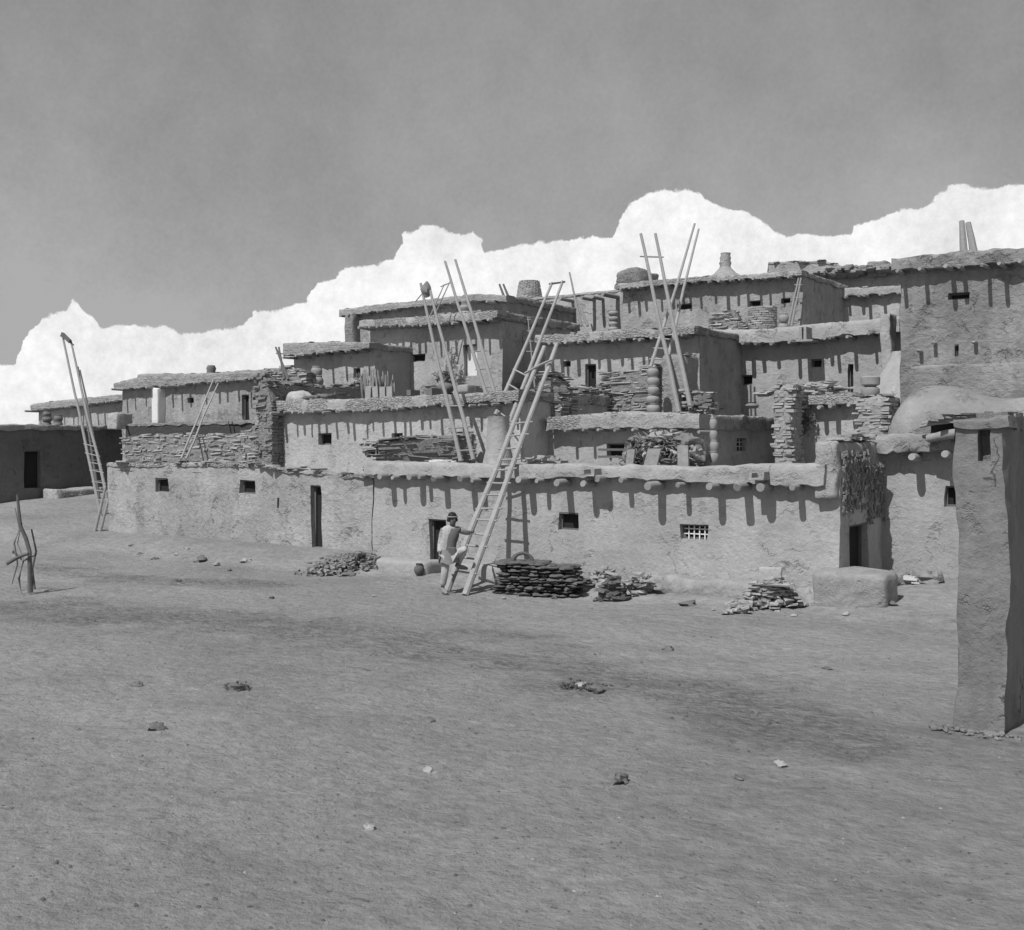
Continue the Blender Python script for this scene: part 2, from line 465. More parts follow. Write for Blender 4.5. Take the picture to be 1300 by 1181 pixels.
def stones(mb, p0, p1, z0, top, th=.4, sl=.32, sh=.075, gap=.15):
    """dry-laid wall of flat irregular stones from p0 to p1 (2-D), up to top(k)"""
    p0, p1 = Vector(p0), Vector(p1); L_ = (p1-p0).length; d = (p1-p0)/L_; ang = math.atan2(d.y, d.x); nrm = Vector((-d.y, d.x))
    for sd_ in (-1, 1):
        z = z0; zmax = max(top(k/20) for k in range(21)); sd2 = R.random()*50
        while z < zmax:
            hh = sh*R.uniform(.55, 1.5); s = -R.random()*sl
            while s < L_:
                l = sl*(.25+1.5*R.random()**1.7); k = min(1, max(0, (s+l/2)/L_)); wav = .9*sh*nz((s*.8, z*1.5, sd2), 1.)
                if z+wav+hh*.6 < top(k)+R.uniform(-.06, .05) and R.random() > .04:
                    l2 = min(l, L_-s+.05)
                    h2 = hh*R.uniform(.55, 1.05)
                    cc = p0+d*(s+l2/2)+nrm*(sd_*th*.27+R.uniform(-.05, .05))
                    mb.box((cc.x, cc.y, z+wav+h2/2), (l2/2*.97, th*.27, h2*.5), ang+R.uniform(-.14, .14), .38, R.uniform(-.09, .09))
                s += l*R.uniform(.95, 1.12)
            z += hh
def stone_wall(label, a, b, z0, tops, th=.4, sl=.36, sh=.062, core=True, m=None, name='stone_wall', cm=None):
    """a, b: (u, v) ends; tops: list of (k, z)"""
    root = thing(name, label, 'stone wall', Vector((a[0], a[1], z0))); root['kind'] = 'thing'
    T = lambda k: pl(tops, k)
    q = MB(); stones(q, a, b, z0, T, th, sl*1.1, sh*.8); part('stonework', q, m or STM, root)
    if core:
        A, Bv = Vector(a), Vector(b); d = (Bv-A); L_ = d.length; d /= L_; nr = Vector((-d.y, d.x))
        c = MB(); n = max(3, int(L_/.25)); vs = []; fs = []
        for i in range(n+1):
            k = i/n; e = A+d*(.03+(L_-.06)*k); zt = T(k)-.05
            for (o, z) in ((-.47, z0), (-.47, zt-.06), (-.2, zt), (.2, zt), (.47, zt-.06), (.47, z0)):
                p = Vector((e.x+nr.x*o*th, e.y+nr.y*o*th, z)); p += Vector((nz(p, 3), nz(p, 3, 9), 0))*.03; vs.append(p)
        for i in range(n):
            for k in range(5): fs.append((i*6+k, (i+1)*6+k, (i+1)*6+k+1, i*6+k+1))
        fs += [tuple(range(6)), tuple(n*6+k for k in range(6))[::-1]]
        c.add(vs, fs, True); part('mud_core', c, cm or ADS, root)
    return root

def ladder(label, f1, t1, f2, t2, nr=8, r=.045, m=None, group=None, k0=.06, k1=.85, rungr=.02, name='wooden_ladder', ext=.12, barz=None):
    root = thing(name, label, 'ladder', (Vector(f1)+Vector(f2))/2, group)
    rails = []
    for f, t in ((f1, t1), (f2, t2)):
        f, t = Vector(f), Vector(t); q = MB(); L_ = (t-f).length; n = 9; pts = []; sd_ = R.random()*50
        for i in range(n+1):
            k = i/n; p = f.lerp(t, k); a = .022*math.sin(math.pi*k)*L_/4
            pts.append(p+Vector((nz((k*3, sd_, 0), 1), nz((k*3, 0, sd_), 1), 0))*a*1.6)
        q.tube(pts, [r*(1.12-.42*i/n) for i in range(n+1)], 8)
        part('rail', q, m or WDP, root); rails.append(pts)
    def at(pts, k):
        x = k*(len(pts)-1); i = min(len(pts)-2, int(x)); return pts[i].lerp(pts[i+1], x-i)
    for i in range(nr):
        k = k0+(k1-k0)*i/max(1, nr-1)+R.uniform(-.006, .006); a, b = at(rails[0], k), at(rails[1], k+R.uniform(-.004, .004)); d = (b-a).normalized()
        q = MB(); q.tube([a-d*(ext*R.uniform(.6, 1.3)), (a+b)/2+Vector((0, 0, R.uniform(-.012, .012))), b+d*(ext*R.uniform(.6, 1.3))], [rungr, rungr*1.1, rungr*.9], 7)
        part('rung', q, m or WDP, root)
    if barz:
        a, b = at(rails[0], barz), at(rails[1], barz); d = (b-a).normalized(); q = MB()
        q.tube([a-d*.15, b+d*.15], [.03, .026], 7); part('top_bar', q, WDD, root)
    return root
def pole(label, f, t, r=.04, m=None, group=None, name='wooden_pole'):
    q = MB(); f, t = Vector(f), Vector(t); sd_ = R.random()*40
    pts = [f.lerp(t, i/6)+Vector((nz((i*.5, sd_, 0), 1), nz((i*.5, 0, sd_), 1), 0))*.05*math.sin(math.pi*i/6) for i in range(7)]
    q.tube(pts, [r*(1.1-.35*i/6) for i in range(7)], 7)
    return solo(name, q, m or WDP, label, 'pole', f, group)
def solve_top(f, via, ytop):
    lo, hi = .5, 6.
    for _ in range(40):
        k = (lo+hi)/2; x, y = proj(f+(via-f)*k)
        if y > ytop: lo = k
        else: hi = k
    return f+(via-f)*lo

def pot_stack(mb, c, w, h, n, taper=.0):
    """n bottomless jars standing on one another"""
    c = Vector(c); hh = h/n
    for i in range(n):
        r = w/2*(1-taper*i/n)*R.uniform(.9, 1.07)
        off = Vector((R.uniform(-.02, .02), R.uniform(-.02, .02), hh*i))
        mb.lathe(c+off, [(r*.78, -hh*.02), (r*.9, hh*.12), (r, hh*.38), (r*.99, hh*.55), (r*.86, hh*.74), (r*.72, hh*.84), (r*.8, hh*.93), (r*.76, hh*1.0)], 16, .1)
def jar(label, c, r, h, m=None, cat='jar', group=None, name='clay_jar'):
    root = thing(name, label, cat, c, group)
    q = MB(); q.lathe(c, [(r*.45, 0), (r*.8, h*.15), (r, h*.45), (r*.9, h*.68), (r*.55, h*.84)], 18, .03, cap=False); part('body', q, m or POT, root)
    q = MB(); q.lathe(Vector(c)+Vector((0, 0, h*.835)), [(r*.55, 0), (r*.6, h*.1), (r*.66, h*.165), (r*.54, h*.16), (r*.48, h*.02)], 18, .02, cap=False); part('rim', q, m or POT, root)
    return root

# ================================================================== GROUND
def axis_pts(a, b, fine_a, fine_b, f, c):
    o = []; x = a
    while x < b:
        o.append(x); x += f if fine_a <= x < fine_b else min(c, max(f, .25*max(fine_a-x, x-fine_b, 0)+f))
    return o+[b]
gu = axis_pts(-600, 500, -36, 4, .22, 60); gv = axis_pts(-60, 900, 3, 26, .22, 60)
g = MB(); vs = []; fs = []
for a in gu:
    for b in gv:
        z = ground_z(a, b)
        if -36 < a < 6 and 2 < b < 27: z += .018*fb((a, b, 0), 2.2, 4)+.010*fb((a, b, 0), 6, 8)+.05*max(0, nz((a*.35, b*.9, 0), .8, 12)-.2)
        vs.append((a, b, z))
for i in range(len(gu)-1):
    for j in range(len(gv)-1): n = len(gv); fs.append((i*n+j, (i+1)*n+j, (i+1)*n+j+1, i*n+j+1))
g.add(vs, fs, True)
trk = [[P(x, y, z=0) for x, y in ((60, 770), (180, 785), (300, 790), (420, 806), (520, 812), (640, 832), (740, 856), (850, 872), (960, 905), (1060, 930))], [P(x, y, z=0) for x, y in ((40, 720), (180, 738), (330, 742))]][:2]+[[P(x, y, z=0) for x, y in ((560, 1085), (800, 1060), (1000, 1075), (1250, 1050))], [P(x, y, z=0) for x, y in ((560, 905), (700, 925), (800, 950), (940, 1000))]][:0]
wid = [1.5, .9]
def near(px, py):
    best = 0
    for tk, wd in zip(trk, wid):
        for a_, b_ in zip(tk, tk[1:]):
            ex, ey = b_.x-a_.x, b_.y-a_.y; k = max(0, min(1, ((px-a_.x)*ex+(py-a_.y)*ey)/(ex*ex+ey*ey)))
            d = math.hypot(px-a_.x-ex*k, py-a_.y-ey*k)+.8*wd*fb((px, py, 0), .8, 33)
            best = max(best, 1-sstep(.25*wd, 1.1*wd, d))
    return best
dungm = [near(v[0], v[1]) if -30 < v[0] < 5 and 4 < v[1] < 25 else 0. for v in vs]
for i, v in enumerate(vs):
    if dungm[i] > 0: vs[i] = (v[0], v[1], v[2]+dungm[i]*(.03*nz((v[0], v[1], 0), 3.2, 6)+.02*nz((v[0], v[1], 0), 7, 16)))
g.v = [Vector(v) for v in vs]
GR = mat('trodden_earth', .265, var=.14, fine=.36, bump=1., dist=.075, bs=8, speck=.45)
def patch_ground(m):
    nt = m.node_tree; N = nt.nodes; L = nt.links; b = N['Principled BSDF']
    src = b.inputs['Base Color'].links[0].from_socket
    tc = N.new('ShaderNodeTexCoord')
    def noi(scale, mp, det=5, rg=.6):
        q = N.new('ShaderNodeMapping'); q.inputs['Scale'].default_value = mp; q.inputs['Rotation'].default_value = (0, 0, -YAW)
        t = N.new('ShaderNodeTexNoise'); t.inputs['Scale'].default_value = scale; t.inputs['Detail'].default_value = det; t.inputs['Roughness'].default_value = rg
        L.new(tc.outputs['Object'], q.inputs[0]); L.new(q.outputs[0], t.inputs[0]); return t.outputs['Fac']
    def ramp(s, a, b2, va, vb):
        r = N.new('ShaderNodeMapRange'); r.inputs[1].default_value = a; r.inputs[2].default_value = b2
        r.inputs[3].default_value = va; r.inputs[4].default_value = vb; L.new(s, r.inputs[0]); return r.outputs[0]
    k1 = ramp(noi(.28, (.7, 1.5, 1), 6, .65), .5, .66, 1., .8)      # broad darker trodden, dung-strewn patches
    k2 = ramp(noi(3.4, (.7, 2.6, 1), 6, .75), .60, .67, 1., .6)     # small dark flecks of debris
    k3 = ramp(noi(9., (.8, 2.0, 1), 3, .6), .64, .72, 1., .6)
    k4 = ramp(noi(6., (1, 1, 1), 3, .6), .75, .78, 1., 1.7)          # pale chips
    def mul(a, b2):
        n = N.new('ShaderNodeMath'); n.operation = 'MULTIPLY'; L.new(a, n.inputs[0]); L.new(b2, n.inputs[1]); return n.outputs[0]
    k0 = ramp(noi(.1, (.6, 1.6, 1), 4, .6), .35, .65, .84, 1.12)
    at = N.new('ShaderNodeAttribute'); at.attribute_name = 'dung'
    nn_ = ramp(noi(1.6, (.8, 1.9, 1), 8, .78), .33, .58, .1, 1.)
    nf_ = ramp(noi(7., (.8, 1.7, 1), 5, .8), .42, .58, .25, 1.)
    k5 = ramp(mul(mul(at.outputs['Fac'], nn_), nf_), 0., .85, 1., .48)
    k = mul(mul(mul(mul(k1, k2), mul(k3, k4)), k5), k0)
    mx = N.new('ShaderNodeVectorMath'); mx.operation = 'SCALE'; L.new(src, mx.inputs[0]); L.new(k, mx.inputs['Scale'])
    L.new(mx.outputs[0], b.inputs['Base Color'])
patch_ground(GR)
go = tag(mesh_obj('ground', g, GR), kind='structure')
at_ = go.data.attributes.new('dung', 'FLOAT', 'POINT'); at_.data.foreach_set('value', dungm)
def on_ground(x, y):
    z = 0.
    for _ in range(6): p = P(x, y, z=z); z = ground_z(p.x, p.y)
    p.z = z; return p

# ================================================================== HOUSES
# front house -------------------------------------------------------
VF = 21.17
h0top = [(474, 586), (560, 587), (600, 589), (660, 590), (745, 589), (756, 592), (790, 592), (795, 590), (880, 593), (960, 590), (1000, 588), (1066, 588)]
h0bot = [(474, 603), (560, 605), (660, 607), (748, 607), (753, 604), (788, 606), (830, 609), (900, 612), (960, 614), (1066, 618)]
xs = [(481.7, 603.5, .42), (498, 605, .3), (519, 603.5, .38), (531.7, 604, .28), (550, 607, .4), (583.6, 606, .45), (599, 609, .35), (658, 608, .45), (681, 609, .3),
      (706.5, 611.5, .42), (740, 613, .38), (757.7, 606, .36), (788, 608, .24), (822, 616, .5), (860, 615, .34), (900, 616.5, .44), (935.4, 617, .5), (965, 618, .38), (1005.4, 617.5, .34)]
h0, u0l, u0r, T0, r0 = house('long low front house with round beam ends under its smooth mud parapet', VF, 474, 1066, h0top, -.15, 8.2, bot=h0bot, ov=.24,
    holes=[(545, 660, 566, 716, 'door'), (708.5, 651, 734, 672.5), (865, 666.5, 899, 684, 'window', 5)],
    side=[(1079, 663, 1102, 729, 'door')], vig=[(x, y+1.5, p*.68, R.uniform(.055, .075) if p < .36 else R.uniform(.078, .098)) for x, y, p in xs], wall=ADF, band=ADF, amp=.04, rtop=2.36, nosr=True, bandx=(471, 1053))
# raised stub over the right-hand end and the rough eroded end face
q = MB(); a = P(1034, 562, v=VF); q.rbox(((a.x+u0r)/2+.02, VF+1.25, (a.z+2.1)/2+.02), ((u0r-a.x)/2-.02, 1.42, (a.z-2.1)/2), .07, .05, .1, 2.6)
slabs(q, (a.x+.3, VF+.2, a.z+.06), (u0r-.15, VF+2.5, a.z+.06), 12, .22, .03, .1)
part('parapet', q, AD2, h0, 'rough stub of higher parapet over the right end')
q = MB()
for k in range(420):      # straw and torn plaster fringe on the upper part of the end face
    v_ = VF+.1+R.uniform(-.05, 2.45); z_ = 2.98-R.random()**1.3*1.15-(.25 if v_ > VF+1.6 else 0); q.box((u0r+.04+R.uniform(-.02, .03), v_, z_), (R.uniform(.012, .03), R.uniform(.008, .03), R.uniform(.015, .08)), R.uniform(-.6, .6), .3, R.uniform(-.3, .3))
part('straw_fringe', q, ADS, h0)['kind'] = 'stuff'
# roof spouts
for x, y in ((752, 603), (965, 608)):
    p = P(x, y, v=VF-.35); q = MB(); q.box(p, (.16, .2, .022), 0, .1); q.box(p+Vector((-.13, 0, .06)), (.03, .18, .06), 0, .15); q.box(p+Vector((.13, 0, .07)), (.025, .18, .07), 0, .15)
    part('roof_spout', q, STM, h0)

# long left house ---------------------------------------------------
h1, *_ = house('low plain left house with two square windows and a tall narrow door gap', 22.2, 137, 472, [(137, 588), (250, 588), (330, 590), (345, 594), (472, 604)], -.1, 7.,
    holes=[(197, 607.5, 214, 625), (304.5, 610, 324.5, 626.5), (395.5, 617, 408.5, 699, 'door'), (351.5, 632, 354, 645)], wall=AD2, band=BANDS_, slab=1.6, rtop=2.28, amp=.055)
# dark left house in shade -----------------------------------------
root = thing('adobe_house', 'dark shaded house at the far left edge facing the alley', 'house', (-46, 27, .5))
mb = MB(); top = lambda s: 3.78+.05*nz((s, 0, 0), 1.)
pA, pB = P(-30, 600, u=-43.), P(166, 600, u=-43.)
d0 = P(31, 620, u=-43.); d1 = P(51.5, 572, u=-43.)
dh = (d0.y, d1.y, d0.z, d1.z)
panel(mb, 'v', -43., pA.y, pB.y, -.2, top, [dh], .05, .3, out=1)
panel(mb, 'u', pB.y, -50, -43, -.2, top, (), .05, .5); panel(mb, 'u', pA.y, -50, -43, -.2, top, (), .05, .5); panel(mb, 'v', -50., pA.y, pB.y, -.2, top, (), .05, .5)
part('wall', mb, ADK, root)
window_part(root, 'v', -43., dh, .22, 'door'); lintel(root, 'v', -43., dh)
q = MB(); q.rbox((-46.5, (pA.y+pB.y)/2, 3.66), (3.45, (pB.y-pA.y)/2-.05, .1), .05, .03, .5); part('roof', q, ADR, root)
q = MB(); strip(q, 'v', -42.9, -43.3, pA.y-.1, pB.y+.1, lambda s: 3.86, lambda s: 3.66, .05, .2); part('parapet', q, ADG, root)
# left back pair ----------------------------------------------------
h3, *_ = house('left back house with a whitewashed buttress and small chimney', 30., 155, 346, [(155, 486), (192, 477), (280, 474), (346, 469)], 2.2, 5.,
    bot=[(155, 495), (230, 489), (346, 480)], ov=.32, holes=[(238, 505, 246, 512), (307.5, 501, 315.5, 534, 'door')], autov=(13, .2, .5), band=BANDH, slab=1.2, amp=.05, vr=.05, wall=ADG)
q = MB(); a = P(199, 490, v=29.9); b = P(207, 537, v=29.9); q.rbox(((a.x+b.x)/2, 29.85, (a.z+b.z)/2-.1), ((b.x-a.x)/2, .22, (a.z-b.z)/2), .06, .02, .2); part('buttress', q, WHT, h3, 'whitewashed buttress')
q = MB(); a = P(268, 474, v=31.); q.lathe((a.x, 31, a.z-.3), [(.3, 0), (.2, .25), (.17, .4), (.2, .5), (.14, .62)], 12, .1); part('chimney', q, POTD, h3)
q = MB(); q.rbox((a.x-2.2, 30.2, P(200, 478, v=30.).z+.02), (.9, .5, .08), .04, .03, .15); part('roof_slab', q, STM, h3)
h4, *_ = house('farthest low house at the left with a long ragged coping', 36., 49, 162, [(49, 513), (130, 504), (162, 501)], 2., 5.,
    bot=[(49, 522), (162, 509)], ov=.4, autov=(14, .3, .6), band=BANDH, slab=1., vr=.05)
# low block behind the left stone wall, shade painted into its wall colour
q = MB(); a = P(160, 537, v=27.6); b = P(336, 541, v=27.6)
h3b, *_ = house('low room, shade painted into its walls, below the buttressed back house', 27.9, 160, 338, [(160, 538), (240, 537), (338, 534)], 2.0, 2.0, wall=mat('painted_shade_adobe', .06, var=.3, fine=.25, bump=.9, dist=.04, bs=9), band=ADS, amp=.05)
q = MB(); a = P(152, 531, v=29.); q.rbox((a.x+.05, 29, a.z-.12), (.3, .4, .3), .05, .06, .12)
solo('adobe_block', q, AD, 'squat pale adobe block at the left corner of the buttressed house', 'block', a)
# second tier left-centre --------------------------------------------
h2, *_ = house('middle-left upper house whose front rises straight behind the plain left house', 24.2, 338, 662, [(338, 511), (400, 508), (462, 507), (560, 502), (614, 500), (662, 496)], 2.1, 5.5,
    bot=[(338, 524), (462, 521), (560, 515), (662, 510)], ov=.3, holes=[(404, 550, 422, 564.5), (498, 550, 511, 557)], autov=(27, .12, .34), band=BANDS_, slab=1.6, vr=.045, wall=ADL)
h6, *_ = house('small brush-roofed house on the upper left shoulder', 31., 373, 476, [(373, 437), (425, 435), (476, 436)], 3.6, 6.,
    bot=[(373, 453), (476, 444)], ov=.45, holes=[(449.5, 467, 457.5, 480, 'door')], autov=(7, .15, .4), band=BANDH, slab=2.2)
h7, *_ = house('tall back house with a curved left shoulder behind the panel-door house', 38., 439, 645, [(439, 394), (470, 389), (530, 383), (611, 374), (645, 376)], 5., 6.,
    bot=[(439, 402), (530, 391), (611, 382), (645, 384)], ov=.3, autov=(9, .2, .5), band=BANDH, slab=1.5, wall=ADG)
q = MB(); a = P(441, 400, v=37.6); b = P(448, 440, v=37.6); q.rbox((a.x+.12, 38., (a.z+b.z)/2-.3), (.3, .5, (a.z-b.z)/2+.45), .2, .06, .15); part('corner_buttress', q, ADS, h7)
h8, u8l, u8r, T8, _ = house('upper house with a pale panel door and a leafy bundle hung beside it', 33., 470, 638, [(470, 408), (530, 404), (590, 400), (638, 396)], 3.6, 5.,
    bot=[(468, 417), (560, 412), (638, 407)], ov=.5, holes=[(522, 449, 540, 459.5), (588.5, 437, 605, 477, 'door', False, WHT)], autov=(17, .12, .42), band=BANDS_, slab=1.8, amp=.05)
h9, *_ = house('back house behind the stone chimney with long crooked beams jutting out', 43., 640, 800, [(640, 384), (662, 380), (700, 376), (740, 372), (800, 366)], 5., 6.,
    holes=[(708, 394, 719, 404)], vig=[(660, 378.5, .8, .08), (672, 386, .5, .05), (685, 384, .6, .07), (711, 379, .8, .08), (738, 378, .7, .08), (752, 377, .6, .08), (765, 373.5, .9, .1)], slab=0, amp=.06)
q = MB(); a = P(672, 357, v=44.); b = P(672, 383, v=44.)
for k in range(15):
    z = b.z+(a.z-b.z)*k/15; rr = .72-.018*k
    for w in range(11):
        an = w*2*math.pi/11+k*.3; q.box((b.x+math.cos(an)*rr*.66, 44+math.sin(an)*rr*.66, z+.03), (.2, .16, .028+.012*R.random()), an+math.pi/2, .2)
q.lathe((b.x, 44, b.z-.2), [(.52, 0), (.42, .85)], 12); part('chimney', q, STM, h9, 'round dry-stone chimney')
h10, u10l, u10r, T10, _ = house('topmost long house with two door gaps and a chimney pot on its roof', 40., 790, 1019, [(790, 362), (840, 357), (895, 353), (960, 350), (1019, 345)], 5.5, 4.5,
    bot=[(790, 368), (895, 359), (1019, 352)], ov=.4, holes=[(859, 385, 876.5, 394), (952, 381, 965.5, 402, 'door'), (992, 378, 1003, 385.5)], autov=(16, .15, .4), band=BANDS_, slab=1.8, wall=ADG)
q = MB(); a = P(921, 346, v=41.5); q.lathe(a-Vector((0, 0, .25)), [(.8, 0), (.45, .2), (.24, .4), (.2, .5), (.23, .62), (.19, .7), (.22, .82), (.19, .9), (.21, 1.0), (.14, 1.02)], 14, .15)
part('chimney', q, AD2, h10)
q = MB(); q.rbox((P(806, 360, v=41.).x, 41.2, P(800, 356, v=41.).z+.05), (.6, .9, .32), .18, .1, .15); part('roof_stub', q, ADS, h10)
h11, *_ = house('low back room with dark eaves left of the right-hand tower', 44.4, 1052, 1150, [(1052, 367), (1100, 366), (1150, 363)], 6., 4.,
    bot=[(1052, 378), (1150, 373)], ov=.3, autov=(6, .15, .4), slab=1.2)
h11b, *_ = house('highest rearmost block with crumbling roof edge', 52., 976, 1160, [(976, 333), (1020, 333), (1046, 331), (1068, 338), (1096, 340), (1160, 339)], 7., 6., wall=AD2, band=BANDS_, slab=1.8, amp=.08)
q = MB(); a = P(1107, 326, v=51.); b = P(1107, 346, v=51.); q.rbox((a.x, 52, (a.z+b.z)/2-.1), (.42, .35, (a.z-b.z)/2), .1, .08, .15)
for k in range(60): q.rock((a.x+R.uniform(-3.2, 1.), 51.6+R.uniform(-.3, .3), P(1107, 342, v=51.6).z+R.uniform(-.15, .15)), (R.uniform(.15, .4), .3, R.uniform(.08, .2)), k, 7, 5)
part('chimney', q, ADS, h11b, 'broken stub of a chimney among roof rubble')
h14, u14l, u14r, T14, _ = house('upper middle house with a white-framed dark doorway under a thick stone coping', 31., 692, 888, [(692, 427), (740, 424), (802, 420), (840, 419), (888, 416)], 3.6, 6.,
    bot=[(692, 436.5), (802, 432), (888, 424.5)], ov=.42, holes=[(715, 458, 724.5, 466), (743, 462, 757, 494, 'door')], autov=(15, .1, .4), band=BANDS_, slab=2.)
h13, u13l, u13r, T13, _ = house('broad smooth upper house with one deep square window and two roof spouts', 34., 893, 1142, [(893, 419), (940, 420), (975, 419), (1006, 416), (1050, 412), (1142, 404)], 3.6, 5.,
    bot=[(893, 438), (950, 436), (985, 437), (1040, 432), (1115, 424), (1142, 423)], ov=.42, holes=[(939, 476, 956, 489), (1030.5, 456, 1043, 467), (1077, 462, 1084, 500, 'door')], autov=(13, .12, .42), wall=ADF, band=ADF)
for x in (1020, 1026):
    p = P(x, 424, v=33.4); q = MB(); q.box(p, (.05, .28, .2), 0, .15); q.box(p+Vector((.06, 0, -.22)), (.2, .3, .03), 0, .1); part('roof_spout', q, STM, h13)
h15, u15l, u15r, T15, r15 = house('middle terrace house shaded under a deep stone-faced coping', 25.4, 652, 893, [(652, 536), (700, 533), (712, 530), (800, 523), (893, 526)], 2.1, 4.6,
    bot=[(652, 545), (700, 546), (800, 544), (893, 544.5)], ov=.36, holes=[(671, 545, 681, 590, 'door'), (770, 563, 792, 581)], side=[(935.5, 556, 947.5, 572.5, 'window', 3)],
    vig=[(x, y, .2, .045) for x, y in ((717, 547), (740, 545.5), (759, 546), (780, 546), (803, 546), (826, 547.5), (852, 547), (887, 549))], band=BANDS_, slab=1.8, bandx=(703, 896))
h12, u12l, u12r, T12, _ = house('tall weathered house at the top right with a wide slot window', 30., 1143, 1320, [(1143, 329), (1175, 326), (1218, 321), (1274, 318), (1320, 316)], 3.4, 5.,
    bot=[(1143, 345), (1274, 336.5), (1320, 334)], ov=.32, holes=[(1204.5, 371, 1232.5, 381), (1211, 437, 1216, 453)], autov=(7, .3, .5), wall=AD3, band=AD3, amp=.07)
q = MB(); a = P(1152, 463, v=29.9); b = P(1320, 500, v=29.9); q.rbox(((a.x+b.x)/2, 30., (a.z+b.z)/2-.3), ((b.x-a.x)/2, .14, (a.z-b.z)/2+.25), .05, .05, .2); part('plinth', q, AD3, h12)
for x, y in ((1184, 436), (1236, 434), (1166, 446)):
    p = P(x, y, v=29.8); viga(h12, p, .12, .05, .2)
h17, *_ = house('small right-hand room with a flagstone coping between two stone chimneys', 27.5, 1006, 1092, [(1006, 505), (1040, 503), (1092, 500)], 2.1, 5.,
    bot=[(1006, 516), (1092, 513)], ov=.3, autov=(5, .1, .25), band=BANDS_, slab=3.)
h16, u16l, u16r, T16, _ = house('right-hand house with an oven mound on its roof and a recessed shaded bay', 23.7, 1119, 1330, [(1119, 552), (1215, 551), (1330, 550)], -.1, 6.,
    bot=[(1119, 577), (1215, 572), (1330, 568)], ov=.36, holes=[(1199, 617, 1216, 643)], amp=.05, vig=[(1157.5, 580.5, .18, .085), (1199.5, 577, .2, .085)], wall=ADF, band=ADO)
for k, (x0, y0, x1, y1, r_) in enumerate(((1178, 557, 1232, 548, .1), (1171, 538, 1230, 531, .05), (1168, 542, 1205, 536, .035))):
    q = MB(); A_, B_2 = P(x0, y0, v=23.2), P(x1, y1, v=23.0); q.tube([A_, A_.lerp(B_2, .5)+Vector((0, 0, .02)), B_2], [r_*.8, r_, r_*.9], 10); part('beam', q, WD, h16)
q = MB(); A_, B_2 = P(1182, 537, v=23.28), P(1222, 556, v=23.28); q.box((A_+B_2)/2+Vector((0, -.06, 0)), ((B_2.x-A_.x)/2, .05, (A_.z-B_2.z)/2), 0, .3); part('cavity_shade', q, DARK, h16)  # dark block painted as the shade between the logs
q = MB(); A_, B_2 = P(1182, 533, v=23.0), P(1290, 524, v=23.0)
slabs(q, A_, B_2, 10, .16, .02, .1); strip(q, 'u', 22.95, 23.6, A_.x, B_2.x, lambda s_: A_.z+.1, lambda s_: A_.z-.06); part('roof_edge', q, ADO, h16)
# rounded oven mound
mb = MB(); a = P(1122, 552, v=24.3); n = 26; m = 60; vs = []; fs = []
zt = P(1170, 493, v=24.6).z; uL = a.x
for i in range(m+1):
    s = i/m; u_ = uL+(u16r-uL)*s
    d_ = min(1, (u_-uL)/.8); ht = (zt-a.z+.25)*(math.sqrt(max(0, 1-(1-d_)**2)) if d_ < 1 else 1-.24*sstep(uL+1.2, uL+2.3, u_))
    wd = 1.15*(.35+.65*math.sqrt(max(0, 1-(1-d_)**2)))
    for j in range(n+1):
        an = math.pi*j/n; p = Vector((u_, 25.-wd*math.cos(an), a.z-.2+ht*max(0, math.sin(an))**.75))
        p += Vector((0, fb(p, 1.4, 8), fb(p, 1.4, 12)))*.05; vs.append(p)
for i in range(m):
    for j in range(n): fs.append((i*(n+1)+j, (i+1)*(n+1)+j, (i+1)*(n+1)+j+1, i*(n+1)+j+1))
fs.append(tuple(m*(n+1)+j for j in range(n+1)))
mb.add(vs, fs, True); part('oven_mound', mb, ADO, h16, 'rounded plastered oven mound')
# right foreground wall ----------------------------------------------
h18, *_ = house('near smooth adobe wall end standing at the right edge of the yard', 13.3, 1214, 1277, [(1214, 533), (1240, 531), (1277, 528)], -.3, 3., holes=[(1246, 535, 1262, 586, 'shadow_recess', False, ADS)], wall=ADN, band=ADN, amp=.055, step=.09)  # recess added to stand in for a dark patch of shadow
q = MB()
for k in range(70):
    c = Vector((P(1214, 900, v=13.3).x+R.uniform(-.25, .7), 13.3-abs(R.gauss(0, .12)), 0)); c.z = ground_z(c.x, c.y)+.015; s_ = R.uniform(.01, .05)
    q.rock(c, (s_, s_*.8, s_*.6), R.random()*90, 7, 5, R.random()*3, .5)
part('fallen_plaster', q, ADN, h18)['kind'] = 'stuff'

# ================================================================== LOW STONE WALLS, PIERS, CHIMNEYS
def uv(x, v): q = P(x, 500, v=v); return (q.x, q.y)
def zz(x, y, v): return P(x, y, v=v).z
stone_wall('long pale dry-stone wall behind the roof edge of the plain left house', uv(166, 26.), uv(318, 26.), 2.25, [(0, zz(166, 554, 26.)), (.3, zz(212, 550, 26.)), (.7, zz(270, 552, 26.)), (1, zz(318, 547, 26.))], .45, .42, .085)
stone_wall('sloping mud-smeared wall stub below the two-pole rooms at centre left', uv(318, 25.6), uv(338, 25.6), 2.25, [(0, zz(318, 546, 25.6)), (1, zz(338, 530, 25.6))], .5, .4, .09)
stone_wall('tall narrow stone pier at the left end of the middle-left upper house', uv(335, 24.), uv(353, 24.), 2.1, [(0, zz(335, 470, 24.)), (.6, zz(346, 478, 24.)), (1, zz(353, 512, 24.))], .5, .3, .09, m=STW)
stone_wall('dark stone wall with painted-in shade bounding the front roof terrace on the left', uv(478, 21.75), uv(601, 23.7), 2.25, [(0, zz(478, 557, 21.7)), (.2, zz(500, 555, 22.)), (.6, zz(552, 551, 22.9)), (1, zz(601, 549, 23.7))], .45, .38, .075, m=STW)
a = P(352, 482, v=25.)
